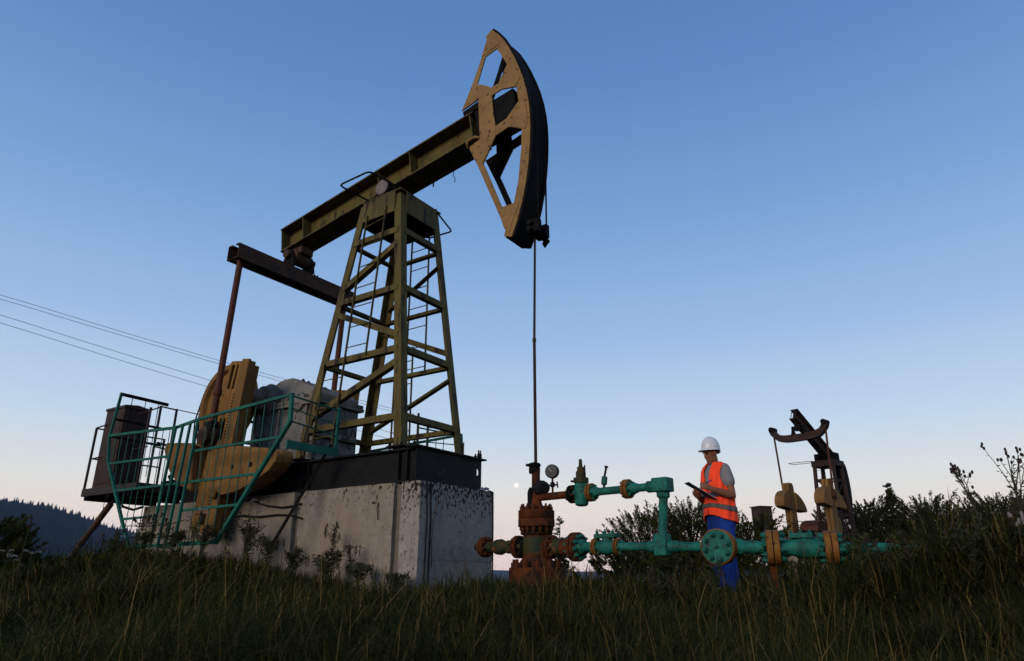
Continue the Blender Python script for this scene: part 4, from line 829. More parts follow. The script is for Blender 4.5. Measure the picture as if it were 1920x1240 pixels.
# facial hair, brows, eyes, hair
b = MB(); ell(b, hd((.083, 0, -.051)), (.010, .022, .005), rot=HT); ell(b, hd((.082, 0, -.092)), (.010, .014, .012), rot=HT); b.build('beard', hairm, pe)
b = MB()
for s_ in (1, -1): ell(b, hd((.094, s_ * .030, .012)), (.006, .019, .0045), rot=HT)
b.build('eyebrows', hairm, pe)
for s_ in (1, -1): b = MB(); ell(b, hd((.079, s_ * .030, -.006)), (.010, .012, .0055), rot=HT); b.build('eye', hairm, pe)
b = MB(); ell(b, hd((-.035, 0, .03)), (.078, .081, .062), rot=HT); b.build('hair', hairm, pe)
# hard hat
b = MB(); n = 40; rings = []
hc = Vector((.046, 0, 1.603))
for j in range(11):
    ph = (j / 10) * PI / 2; rr = math.sin(ph) ** .92; z = math.cos(ph) ** .95 * .125
    rings.append((rr, z, 0.0))
rings += [(1.0, -.012, 0), (1.02, -.022, 1.0), (1.03, -.028, 1.15), (1.01, -.030, 1.1), (.97, -.020, 0.2), (.95, .0, 0), (.85, .06, 0)]
vs = []
for rr, z, br in rings:
    for i in range(n):
        a = 2 * PI * i / n; c, s_ = math.cos(a), math.sin(a)
        fx = .050 * max(0, c) ** 1.5 * br + .006 * br
        ridge = .006 * math.exp(-(s_ * rr * .108 / .018) ** 2) if z > .03 and br == 0 else 0
        vs.append(hc + Vector(((.124 * rr) * c + fx * .9, (.106 * rr + .006 * br) * s_, z + ridge - (.010 * max(0, c) * br))))
b.add(vs, [(j * n + i, j * n + (i + 1) % n, (j + 1) * n + (i + 1) % n, (j + 1) * n + i) for j in range(len(rings) - 1) for i in range(n)])
hat = b.build('hard_hat', white_m, pe, 1.2)
hat.rotation_euler = (0, 0, 0)
for s_ in (1, -1): MB().box((-.02 + .048, min(s_ * .102, s_ * .110), 1.605), (.075, max(s_ * .102, s_ * .110), 1.623)).build('strap_slot', white_m, hat, 0, .003)
b = MB(); ell(b, hc + Vector((-.106, 0, -.035)), (.02, .055, .022)); b.build('rear_cradle', white_m, hat)
# clothing
b = MB()
loft(b, [(0, 0, .90, .13, .18), (.005, 0, 1.05, .125, .172), (.01, 0, 1.2, .135, .182), (.0, 0, 1.33, .128, .19), (-.005, 0, 1.395, .095, .165), (0, 0, 1.435, .068, .082), (.006, 0, 1.452, .062, .066)])
limb(b, [SHN + Vector((0, -.02, .01)), lerp(SHN, ELN, .28), lerp(SHN, ELN, .46)], [.066, .067, .072], 14)
limb(b, [SHF + Vector((0, .02, .01)), lerp(SHF, ELF, .28), lerp(SHF, ELF, .46)], [.066, .067, .072], 14)
ts = remeshed(b, 't_shirt', shirtm, .011, 3, pe)
b = MB()
loft(b, [(0, 0, .70, .12, .15), (-.005, 0, .80, .140, .185), (0, 0, .90, .140, .188), (0, 0, 1.0, .135, .180), (0, 0, 1.06, .13, .175)])
for s_ in (1, -1):
    limb(b, [(-.005, s_ * .085, .84), (.022, s_ * .10, .60), (.02, s_ * .105, .47), (.0, s_ * .11, .28), (-.015, s_ * .115, .06)], [.116, .098, .088, .084, .092], 16)
remeshed(b, 'trousers', bluem, .014, 3, pe)
MB().box((.122, -.07, 1.0), (.142, .07, 1.235)).build('overall_bib', bluem, pe, 0, .008)
for s_ in (1, -1):
    b = MB(); ell(b, (.055, s_ * .115, .045), (.14, .052, .05)); b.build('boot', blackdull, pe)
# vest: open shell with V neck and arm holes
VR = [(.84, .166, .204, 0), (.90, .164, .203, 0), (.98, .158, .198, 0), (1.06, .156, .195, .0), (1.14, .157, .196, .0), (1.22, .158, .198, 0), (1.29, .154, .196, 0), (1.35, .142, .188, 0), (1.395, .116, .168, 0), (1.43, .088, .120, 0), (1.445, .075, .090, 0)]
def vest_pt(a, z, rx, ry, out=0.0):
    c, s_ = math.cos(a), math.sin(a)
    w_ = .007 * math.sin(5 * a + 9 * z) + .005 * math.sin(11 * a - 14 * z) * (1 if z < 1.3 else .3)
    zz = z
    dk = max(0, (1.12 - z) / .28); zz = z - .045 * (.5 - .5 * c) * dk + .045 * max(0, c) ** 2 * dk
    return Vector(((rx + w_ + out) * math.copysign(abs(c) ** .85, c), (ry + w_ + out) * math.copysign(abs(s_) ** .85, s_), zz))
n = 200
def vest_shell(z0, z1, out, name, m, par, hem=False):
    b = MB(); zs = [r[0] for r in VR]; Z = [z for z in np.linspace(z0, z1, max(2, int((z1 - z0) / .009) + 1))]
    rows = []
    for z in Z:
        rx = float(np.interp(z, zs, [r[1] for r in VR])); ry = float(np.interp(z, zs, [r[2] for r in VR]))
        rows.append([vest_pt(2 * PI * (i + .5) / n, float(z), rx, ry, out) for i in range(n)])
    b.v = [tuple(p) for r in rows for p in r]
    for j in range(len(Z) - 1):
        zm = (Z[j] + Z[j + 1]) / 2
        for i in range(n):
            a = (2 * PI * (i + 1) / n + PI) % (2 * PI) - PI
            gap = .03 if zm < 1.16 else .03 + (zm - 1.16) * 1.35
            if abs(a) < gap and (zm < .90 or zm > 1.02): continue
            if zm > 1.175:
                half = R(33) * math.sqrt(max(0, 1 - ((zm - 1.29) / .115) ** 2))
                if abs(abs(a) - R(93)) < half: continue
            b.f.append((j * n + i, j * n + (i + 1) % n, (j + 1) * n + (i + 1) % n, (j + 1) * n + i))
    o = b.build(name, m, par, 1.0); so = o.modifiers.new('Smooth', 'SMOOTH'); so.factor = .5; so.iterations = 5 if len(Z) > 12 else 0; sd = o.modifiers.new('Solid', 'SOLIDIFY'); sd.thickness = .006; sd.offset = 1
    return o
ve = vest_shell(.84, 1.445, .004, 'safety_vest', vestm, pe)
vest_shell(.935, .985, .012, 'reflective_band', reflm, ve); vest_shell(1.065, 1.115, .012, 'reflective_band', reflm, ve)
# clipboard and pen in the world
def pw(p): return pe.matrix_basis @ Vector(p)
pe_m = Matrix.Translation(pe.location) @ Matrix.Rotation(R(203), 4, 'Z')
def pw(p): return pe_m @ Vector(p)
cA = Vector((.44, .065, 1.205)); cB = Vector((.175, .178, 1.03)); dd = (cB - cA).normalized()
wdir = Vector((-.609, -.795, -.06)); wdir = (wdir - dd * wdir.dot(dd)).normalized(); nn = dd.cross(wdir); nn = nn if nn.z > 0 else -nn
cA = cA + wdir * .06; cB = cB + wdir * .06; RN = pe_m.to_3x3() @ nn
cl = thing('clipboard', pw(lerp(cA, cB, .5)), 'dark clipboard held up in the hard-hatted man\'s hand', 'clipboard')
MB().beam(pw(cA), pw(cB), .20, .008, RN).build('board', navy, cl, 0, .002)
MB().beam(pw(cA + dd * .03 + nn * .006), pw(cB - dd * .01 + nn * .006), .18, .003, RN).build('paper_sheet', paper, cl, 0)
MB().beam(pw(cA + dd * .012 + nn * .010), pw(cA + dd * .035 + nn * .010), .09, .012, RN).build('clip', reflm, cl, 0, .002)
pt = Vector((.315, .125, 1.165)); pe2 = Vector((.215, .185, 1.228))
pn = thing('pen', pw(pt), 'blue ballpoint pen in the writing man\'s fingers', 'pen')
MB().cyl(pw(pt), pw(lerp(pt, pe2, .5)), .0045, n=8).build('pen_barrel', white_m, pn); MB().cyl(pw(lerp(pt, pe2, .5)), pw(pe2), .006, n=8).build('pen_cap', bluem, pn)

# ------------------------------------------------------------------ second pump jack, seen from behind
F2 = (Vector((15.87, 32.81, 0)), R(132))
gz2 = float(H(13.6, 31.2))
fd2 = thing('concrete_foundation', (0, 2.9, gz2), 'low concrete foundation under the distant pump jack', 'foundation', F2)
MB().box((-.8, .9, gz2 - .3), (.8, 5.4, .98)).build('concrete_block', concrete, fd2, 0, .02)
p2 = thing('pump_jack', (0, 2.2, .99), 'distant brown pump jack with curved equalizer and yellow counterweights seen from behind', 'pump jack', F2)
for l in (-.5, .5): MB().isec((l, .9, 1.14), (l, 5.4, 1.14), .12, .28, .012, .02).build('frame_beam', blackdull, p2, 0)
def l2(fr, sgn, z):
    t = (z - 1.29) / 3.55; s = (1.32 + t * .16) if fr else (2.50 - t * .22); return Vector((sgn * (.52 - t * .10), s, z))
for fr in (0, 1):
    for sg in (-1, 1): MB().beam(l2(fr, sg, 1.29), l2(fr, sg, 4.84), .13, .13, (0, 1, 0)).build('tower_leg', darkiron, p2, 0)
for z in (1.75, 2.55, 3.35, 4.1):
    for sg in (-1, 1): MB().beam(l2(0, sg, z), l2(1, sg, z), .02, .08).build('tower_brace', darkiron, p2, 0)
    for fr in (0, 1): MB().beam(l2(fr, -1, z), l2(fr, 1, z), .02, .08).build('tower_brace', darkiron, p2, 0)
for z in (1.75, 3.35):
    for sg in (-1, 1): MB().beam(l2(0, sg, z), l2(1, sg, z + .8), .02, .07).build('tower_brace', darkiron, p2, 0)
    MB().beam(l2(0, -1, z), l2(0, 1, z + .8), .02, .07).build('tower_brace', darkiron, p2, 0)
for l in (.10, .40): MB().beam((l, 2.85, 1.3), (l * .8, 2.42, 4.7), .03, .02, (0, 1, 0)).build('ladder_stile', darkiron, p2, 0)
for i in range(9): t = (i + .5) / 9; MB().cyl((.10 - .02 * t, 2.85 - .43 * t, 1.3 + 3.4 * t), (.40 - .08 * t, 2.85 - .43 * t, 1.3 + 3.4 * t), .01, n=6).build('rung', darkiron, p2)
MB().box((-.52, 1.30, 4.70), (.52, 2.40, 4.97)).build('tower_cap', darkiron, p2, 0, .01)
MB().tube([(.5, 2.3, 4.99), (1.55, 2.45, 4.99), (1.6, 2.2, 4.99), (1.55, 1.9, 4.99), (.5, 1.8, 4.99)], .014, 6).build('guard_hoop', darkiron, p2)
for sg in (-1, 1): MB().box((sg * .36 - .12, 1.6, 4.972), (sg * .36 + .12, 2.1, 5.32)).build('saddle_bearing', blackdull, p2, 0, .03)
MB().cyl((-.5, 1.85, 5.12), (.5, 1.85, 5.12), .10, n=14).build('saddle_shaft', blackdull, p2)
b2r = Vector((0, 4.55, 6.78)); b2f = Vector((0, .55, 4.652)); u2 = Vector((0, -(6.78 - 4.652), 4.0)).normalized()
wb2 = MB().isec(b2r, b2f, .34, .52, .02, .03, u2).build('walking_beam', darkiron, p2, 0)
for x in (-.09, 0.09): MB().beam(b2r + Vector((x, .006, 0)) - u2 * .22, b2r + Vector((x, .006, 0)) + u2 * .22, .02, .03, (0, 1, 0)).build('end_stiffener', darkiron, wb2, 0)
tb2 = MB().lathe((-.16, 4.25, 6.20), (1, 0, 0), [(.10, 0), (.15, .03), (.15, .29), (.10, .32)], 18).build('tail_bearing', blackdull, p2)
MB().box((-.12, 4.12, 6.22), (.12, 4.40, 6.44)).build('bearing_block', blackdull, tb2, 0, .02)
for sg in (-1, 1): MB().plate([(4.05, 5.86), (4.45, 5.86), (4.34, 6.05), (4.30, 6.25), (4.25, 6.30), (4.20, 6.25), (4.16, 6.05)], [], lambda a, c, sg=sg: (sg * .26 - .05, a, c), lambda a, c, sg=sg: (sg * .26 + .05, a, c)).build('bearing_bracket', blackdull, tb2, 0, .01)
EC = [(-1.22, 6.24), (-1.16, 6.08), (-1.03, 5.93), (-.86, 5.83), (-.65, 5.78), (-.4, 5.765), (0, 5.765), (.4, 5.765), (.65, 5.78), (.86, 5.83), (1.03, 5.93), (1.16, 6.08), (1.22, 6.24)]
up_ = []; dn_ = []
for i, (x, z) in enumerate(EC):
    a = EC[max(0, i - 1)]; c = EC[min(len(EC) - 1, i + 1)]; t = Vector((c[0] - a[0], c[1] - a[1])).normalized(); nv = Vector((-t.y, t.x)); h_ = .15 if 2 < i < 10 else .12
    up_.append((x + nv.x * h_, z + nv.y * h_)); dn_.append((x - nv.x * h_, z - nv.y * h_))
eq2 = MB().plate(up_ + dn_[::-1], [], lambda a, c: (a, 4.12, c), lambda a, c: (a, 4.40, c)).build('equalizer_beam', darkiron, p2, 0, .01)
for sg in (-1, 1):
    MB().cyl((sg * 1.20, 4.06, 6.26), (sg * 1.20, 4.46, 6.26), .12, n=16).build('end_pin', blackdull, eq2)
    MB().cyl((sg * 1.19, 4.26, 6.1), (sg * 1.08, 4.24, 3.25), .042, n=12).build('pitman_rod', redrod, p2)
    ck = None
    for q, (a0, a1) in enumerate(((.72, .86), (.885, 1.02))):
        pl_ = [(4.00, 3.72), (4.06, 3.86), (4.42, 3.86), (4.48, 3.72), (4.48, .95), (4.0, .95)]
        o = MB().plate(pl_, [], lambda a, c: (sg * a0, a, c), lambda a, c: (sg * a1, a, c)).build('crank_arm', yellow, p2, 0, .02); ck = ck or o
    MB().box((min(sg * .85, sg * .9), 4.05, .98), (max(sg * .85, sg * .9), 4.40, 3.75)).build('crank_web', blackdull, ck, 0)
    for side in (1, -1):
        arc = [(4.24 + (.22 + .72 * math.cos(t)), 2.98 + .56 * math.sin(t)) for t in np.linspace(-.25, PI / 2, 10)]
        pl_ = [(4.44, 2.72), (5.0, 2.78)] + arc + [(4.44, 3.54)]
        if side < 0: pl_ = [(4.04, 2.72), (3.10, 2.66), (3.10, 2.80), (3.22, 3.0), (3.45, 3.22), (3.75, 3.40), (4.04, 3.48)]
        MB().plate(pl_, [], lambda a, c: (sg * .66, a, c), lambda a, c: (sg * 1.08, a, c)).build('counterweight', yellow, p2, 0, .04)
    MB().lathe((sg * 1.0, 4.24, 3.2), (sg, 0, 0), [(.13, 0), (.14, .04), (.14, .16), (.09, .18)], 16).build('wrist_pin', redrod, p2)
g2 = MB().box((-.42, 3.4, 1.29), (.42, 4.75, 1.72)).build('gearbox', darkgreen, p2, 0, .04)
MB().plate([(3.42, 1.74), (4.74, 1.74), (4.66, 1.98), (4.45, 2.16), (4.15, 2.24), (3.8, 2.16), (3.5, 1.98)], [], lambda a, c: (-.40, a, c), lambda a, c: (.40, a, c)).build('gearbox_lid', redrod, g2, 0, .06)
MB().lathe((-.62, 3.2, 2.0), (1, 0, 0), [(.40, 0), (.45, .01), (.45, .14), (.40, .15)], 32).build('belt_pulley', yellow, p2)
mo2 = MB().lathe((-.35, 5.05, 1.55), (1, 0, 0), [(.14, 0), (.24, .04), (.24, .50), (.14, .54)], 20).build('motor', blackdull, p2)
arc2 = [(.28 + .75 * (1 - math.cos(t)), 3.85 + 1.62 * math.sin(t)) for t in np.linspace(-1.0, .75, 11)]
pl_ = [(a, c) for a, c in arc2] + [(.66, 4.8), (.66, 3.8)]
for x0, x1 in ((-.22, -.20), (.20, .22)): MB().plate(pl_, [], lambda a, c: (x0, a, c), lambda a, c: (x1, a, c)).build('horse_head_side', blackdull, p2, 0)
fa2 = MB()
for i in range(10): fa2.beam((0, *arc2[i]), (0, *arc2[i + 1]), .40, .03, (0, -1, 0))
fa2.build('arc_face', blackdull, p2, 0)
# its cabinet and railing
c2 = Vector((10.75, 30.3, 0)); ca2 = thing('control_cabinet', (c2.x, c2.y, 1.18), 'brown steel control cabinet with a small warning triangle near the distant pump jack', 'cabinet')
R2z = Matrix.Rotation(R(20), 3, 'Z')
def cb2(lo, hi, nm, m, par, bev=.01):
    b = MB().box(lo, hi); b.v = [tuple(c2 + R2z @ Vector(v)) for v in b.v]; return b.build(nm, m, par, 0, bev)
cb2((-.30, -.3, 1.18), (.30, .3, 2.78), 'cabinet_body', cabm, ca2); cb2((-.34, -.34, 2.782), (.34, .34, 2.83), 'cabinet_roof', cabm, ca2, .005); cb2((-.26, -.312, 1.25), (.26, -.302, 2.7), 'cabinet_door', cabm, ca2, .003)
sgn = MB().plate([(.08, 2.05), (.22, 2.05), (.15, 2.19)], [], lambda a, c: c2 + R2z @ Vector((a, -.318, c)), lambda a, c: c2 + R2z @ Vector((a, -.314, c))).build('warning_triangle', ochre, ca2, 0)
pl2 = thing('service_platform', (c2.x + .3, c2.y, 1.0), 'railed steel platform holding the distant cabinet', 'platform')
cb2((-.75, -.75, 1.08), (2.6, .75, 1.175), 'deck', blackdull, pl2)
def rail2(pts, nm='rail'): MB().tube([c2 + R2z @ Vector(p) for p in pts], .015, 6).build(nm, darkiron, pl2)
rail2([(-.7, -.7, 2.15), (.9, -.7, 2.15), (1.1, -.7, 2.1), (2.5, -.7, 1.5)]); rail2([(-.7, -.7, 1.62), (1.0, -.7, 1.62), (2.5, -.7, 1.2)]); rail2([(-.7, -.7, 2.15), (-.7, .7, 2.15)]); rail2([(.55, .5, 2.2), (1.05, .5, 2.2)]); rail2([(.55, .5, 1.7), (1.05, .5, 1.7)])
for x, y, h_ in ((-.7, -.7, 2.15), (.95, -.7, 2.15), (-.7, .7, 2.15), (.55, .5, 2.2), (1.05, .5, 2.2), (2.5, -.7, 1.5)): rail2([(x, y, 1.1), (x, y, h_)], 'post')
for x, y in ((-.6, -.6), (-.6, .6), (2.4, -.6), (2.4, .6)): rail2([(x, y, 1.12), (x, y, float(H(c2.x, c2.y)) - .3)], 'support')
rf = thing('guard_rail', (12.6, 29.2, float(H(12.6, 29.2))), 'thin dark guard rail in front of the distant pump jack', 'railing')
for a, c in (((11.7, 29.3, 2.15), (14.0, 29.6, 2.05)), ((11.7, 29.3, 1.6), (14.0, 29.6, 1.55)), ((11.2, 28.9, 2.2), (12.9, 29.2, 1.2))): MB().tube([a, c], .015, 6).build('rail', darkiron, rf)
for x in (11.7, 12.7, 14.0): MB().tube([(x, 29.3 + (x - 11.7) * .13, 2.1), (x, 29.3 + (x - 11.7) * .13, float(H(x, 29.3)) - .1)], .018, 6).build('post', darkiron, rf)

# ------------------------------------------------------------------ power poles and wires
def pole(x, y, top, label):
    p = thing('power_pole', (x, y, float(H(x, y))), label, 'pole')
    MB().cyl((x, y, float(H(x, y)) - .2), (x, y, top), .10, .075, n=12).build('pole_shaft', woodpole, p); return p
Pa = pole(-5.57, 40, 9.15, 'taller of the twin power poles seen through the tower legs, left one')
Pb = pole(-5.02, 40.3, 8.75, 'shorter right-hand twin power pole seen through the tower legs')
def insul(p, x, y, z, dx):
    a = MB().tube([(x, y, z - .05), (x + dx * .6, y, z - .10), (x + dx, y, z - .05), (x + dx, y, z + .02)], .014, 6).build('hook', blackdull, p)
    MB().lathe((x + dx, y, z), (0, 0, 1), [(.03, 0), (.06, .02), (.055, .06), (.035, .08), (.05, .10), (.03, .15)], 12).build('insulator', ceramic, p)
    return Vector((x + dx, y - .05, z + .08))
ins = [insul(Pa, -5.57, 40, 9.0, -.32), insul(Pa, -5.57, 40, 8.65, .38), insul(Pa, -5.57, 40, 7.55, -.30), insul(Pb, -5.02, 40.3, 8.4, .28), insul(Pb, -5.02, 40.3, 7.05, -.3)]
names_w = ('topmost of the thin black power lines crossing the sky at left', 'second from the top of the power lines at left', 'third from the top of the power lines at left', 'lowest of the power lines crossing the sky at left')
for i, (a, c) in enumerate(zip((ins[0], ins[1], ins[2], ins[4]), ((-24.38, 30, 12.63), (-24.32, 30, 12.41), (-24.12, 30, 11.60), (-24.01, 30, 11.20)))):
    a = Vector(a); c = Vector(c); e = a + (c - a) * 1.9; pts = []
    for k in range(25):
        t = k / 24; p = a.lerp(e, t); p.z -= 0.5 * 4 * (t * (1 - t)) - 0.5 * 4 * ((1 / 1.9) * (1 - 1 / 1.9)) * t * 1.9 * (1 if t < 1 / 1.9 else (1 - t) / (1 - 1 / 1.9) / 1.9 / t if t < 1 else 0)
        pts.append(p)
    b = MB().tube([p - a for p in pts], .011, 5); o = b.build('power_line', rubber, None, label=names_w[i], cat='power line', group='power lines at left'); o.location = a

# ------------------------------------------------------------------ moon
mm_ = bpy.data.materials.new('moon_glow'); mm_.use_nodes = True; nn_ = mm_.node_tree.nodes; ll_ = mm_.node_tree.links; nn_.clear()
em = nn_.new('ShaderNodeEmission'); ou = nn_.new('ShaderNodeOutputMaterial'); nz = nn_.new('ShaderNodeTexNoise'); nz.inputs['Scale'].default_value = 2.2
tcm = nn_.new('ShaderNodeTexCoord'); crm = nn_.new('ShaderNodeValToRGB'); crm.color_ramp.elements[0].position = .38; crm.color_ramp.elements[1].position = .6
crm.color_ramp.elements[0].color = (.84, .80, .75, 1); crm.color_ramp.elements[1].color = (1.0, .95, .88, 1)
ll_.new(tcm.outputs['Generated'], nz.inputs['Vector']); ll_.new(nz.outputs[0], crm.inputs[0]); ll_.new(crm.outputs[0], em.inputs[0]); ll_.new(em.outputs[0], ou.inputs[0]); em.inputs[1].default_value = 1.25  # emission stands in for the sunlight the moon reflects
b = MB(); ell(b, (0, 0, 0), (32, 32, 32), 32, 20); mo_ = b.build('moon', mm_, None, 1.5, label='pale nearly full moon low in the sky beside the wellhead', cat='moon')
mo_.location = Vector((.00614, 1, .12332)) * 9000

# ------------------------------------------------------------------ vegetation
def leaf_mesh(name, P, U, V, tint, m):
    """diamond leaves: centre P, half-length U, half-width V"""
    n = len(P); v = np.stack([P - U, P + V, P + U, P - V], 1).reshape(-1, 3)
    me = bpy.data.meshes.new(name); me.vertices.add(4 * n); me.vertices.foreach_set('co', v.astype(np.float32).ravel())
    me.loops.add(4 * n); me.loops.foreach_set('vertex_index', np.arange(4 * n, dtype=np.int32)); me.polygons.add(n)
    me.polygons.foreach_set('loop_start', np.arange(0, 4 * n, 4, dtype=np.int32)); me.polygons.foreach_set('loop_total', np.full(n, 4, np.int32))
    me.update(calc_edges=True); at = me.attributes.new('tint', 'FLOAT_COLOR', 'POINT')
    at.data.foreach_set('color', np.repeat(np.c_[tint, np.ones(n)], 4, 0).astype(np.float32).ravel()); me.materials.append(m); return me
def unit(a): return a / np.maximum(np.linalg.norm(a, axis=-1, keepdims=True), 1e-9)
def tree(name, label, x, y, h, rad, seed, kind='broad', leaf=.05, ntw=170, per=46, green=(.046, .052, .014), group='trees and bushes behind the pipes', cat='tree', low=0.12):
    rg = np.random.default_rng(seed); z0 = float(H(x, y)); t = thing(name, (x, y, z0), label, cat, None, group)
    lean = rg.normal(0, .03, 2) * h
    tr = MB(); tr.tube([(x, y, z0 - .15), (x + lean[0] * .3, y + lean[1] * .3, z0 + h * .35), (x + lean[0], y + lean[1], z0 + h * .9)], max(.03, h * .022), 8, .006)
    S = []; Dn = []; Ls = []
    for i in range(ntw):
        if kind == 'conifer':
            f = rg.uniform(.05, 1) ** .9; a = rg.uniform(0, 2 * PI); L = rad * (1.02 - f) * rg.uniform(.7, 1.1) + .03 * h
            s0 = np.array([x + lean[0] * f, y + lean[1] * f, z0 + h * (low + (.97 - low) * f)]); d = np.array([math.cos(a), math.sin(a), rg.uniform(-.1, .35)])
        else:
            f = rg.uniform(low, .80); a = rg.uniform(0, 2 * PI); env = math.sin(PI * min(1, (f - low) / (1 - low) * .80 + .16)) ** .7
            rr = rad * env * math.sqrt(rg.uniform(.02, 1)); s0 = np.array([x + math.cos(a) * rr, y + math.sin(a) * rr, z0 + h * f])
            L = h * rg.uniform(.13, .27); o = rr / rad; d = np.array([math.cos(a) * (.25 + .7 * o), math.sin(a) * (.25 + .7 * o), rg.uniform(.5, 1.1)])
            if i % 6 == 0: tr.tube([(x + lean[0] * .3, y + lean[1] * .3, z0 + h * max(.08, f * .55)), tuple((np.array([x, y, z0 + h * f]) + s0) / 2), tuple(s0)], h * .007, 5, .004)
        S.append(s0); Dn.append(d / np.linalg.norm(d)); Ls.append(L)
        if i % 3 == 0: tr.tube([tuple(s0), tuple(s0 + d / np.linalg.norm(d) * L)], .006 + h * .0012, 4, .002)
    tr.build('trunk', bark, t)
    S = np.array(S); Dn = np.array(Dn); Ls = np.array(Ls); n = ntw * per
    k = np.repeat(np.arange(ntw), per); u = rg.uniform(0, 1, n) ** .8
    jit = unit(rg.normal(size=(n, 3)))
    P = S[k] + Dn[k] * (Ls[k] * u)[:, None] + jit * (Ls[k] * (.16 * (1.15 - u)))[:, None]
    U = unit(Dn[k] * .7 + jit * .9 + np.array([0, 0, .2])) * (leaf * rg.uniform(.6, 1.25, n))[:, None]
    V = unit(np.cross(U, rg.normal(size=(n, 3)))) * (leaf * rg.uniform(.22, .40, n))[:, None]
    tone = rg.uniform(.6, 1.35, ntw)[k] * rg.uniform(.8, 1.2, n); br = rg.uniform(0, 1, n)[:, None] < .06
    tint = np.array(green)[None] * tone[:, None]; tint = np.where(br, np.array([.075, .055, .025]) * tone[:, None], tint)
    link('crown', leaf_mesh('crown', P, U, V, tint, leafm), t)
    return t
T_ = tree
T_('leafy_bush', 'leftmost feathery dark bush behind the vertical teal riser pipe', 3.35, 17.5, 1.95, .95, 11, leaf=.029, per=80, ntw=380)
T_('leafy_bush', 'tallest dense bush between the riser pipe and the worker', 4.55, 18.0, 2.15, 1.05, 12, leaf=.029, per=80, ntw=460)
T_('leafy_bush', 'bush directly behind the worker\'s legs', 5.5, 17.6, 1.75, .9, 13, leaf=.029, per=80, ntw=330)
T_('leafy_bush', 'airy bush between the worker and the distant cabinet', 6.05, 17.4, 1.85, .6, 14, leaf=.05, ntw=110, per=34)
T_('leafy_bush', 'low bush under the lower pipe left of the riser', 2.45, 15.5, .95, .75, 15, leaf=.045, ntw=160)
T_('leafy_bush', 'low dark bush under the tee of the flow line', 3.6, 14.5, .85, .9, 16, leaf=.045, ntw=160)
T_('leafy_bush', 'low dark bush hiding the base of the distant pump jack', 10.3, 24.0, 1.15, 1.0, 29, leaf=.045, ntw=220, per=60)
T_('leafy_bush', 'low dark bush right of the distant pump jack base', 11.9, 24.5, 1.2, 1.0, 28, leaf=.045, ntw=220, per=60)
T_('young_spruce', 'thin bare-topped young spruce rising beside the rusty flange', 1.10, 17.0, 1.75, .30, 17, 'conifer', .03, 60, 22, low=.1)
T_('young_spruce', 'small spruce low behind the foot of the wellhead', .95, 14.0, .75, .42, 18, 'conifer', .035, 90, 26, low=.05)
RT = [(16.9, 36, 3.3, 1.3, 'broad'), (18.7, 37, 3.9, 1.0, 'broad'), (19.9, 37, 4.5, .85, 'conifer'), (20.9, 39, 3.5, 1.2, 'broad'), (22.3, 38, 4.15, 1.3, 'broad'), (23.6, 39, 3.7, 1.4, 'broad'), (25.0, 36, 4.7, 1.9, 'broad'), (26.9, 36.5, 4.6, 1.9, 'broad'), (28.6, 37, 4.0, 1.6, 'broad'), (30.2, 37, 4.4, 1.8, 'broad'), (32.5, 38, 4.6, 1.8, 'broad'), (15.6, 39, 3.0, 1.2, 'broad'), (24.2, 35, 2.6, 1.4, 'broad')]
RL = ['dark bush just right of the distant pump jack', 'loose grey-green tree right of the distant pump jack', 'pointed spruce tip standing out of the right-hand tree line', 'low rounded tree right of the pointed spruce', 'dense tree in the middle of the right-hand tree line', 'lower tree left of the big bushy crown at right', 'big bushy crown, left half, behind the thistles', 'big bushy crown, right half, behind the thistles', 'tree behind the tallest thistle at right', 'tree at the right edge of the photo behind the mound', 'rightmost tree partly cut by the picture edge', 'low bush behind the distant pump jack base', 'shrub in front of the right-hand tree line']
for i, (x, y, h_, r_, kd) in enumerate(RT):
    T_('hill_tree', RL[i], x, y, h_ * (1.14 if i < 6 else .96), r_ * 1.1, 30 + i, kd, .075, 260 if kd == 'broad' else 150, 60, (.032, .038, .012), 'tree line on the right', low=.05)
T_('roadside_bush', 'tall dark bush at the left edge of the photo', -7.3, 9.4, 1.25, .8, 60, leaf=.035, ntw=420, per=60, group='bushes at left')
T_('roadside_bush', 'rounded shrub beside the foot of the leaning prop', -6.9, 10.6, .62, .45, 61, leaf=.03, ntw=120, group='bushes at left', low=.02)

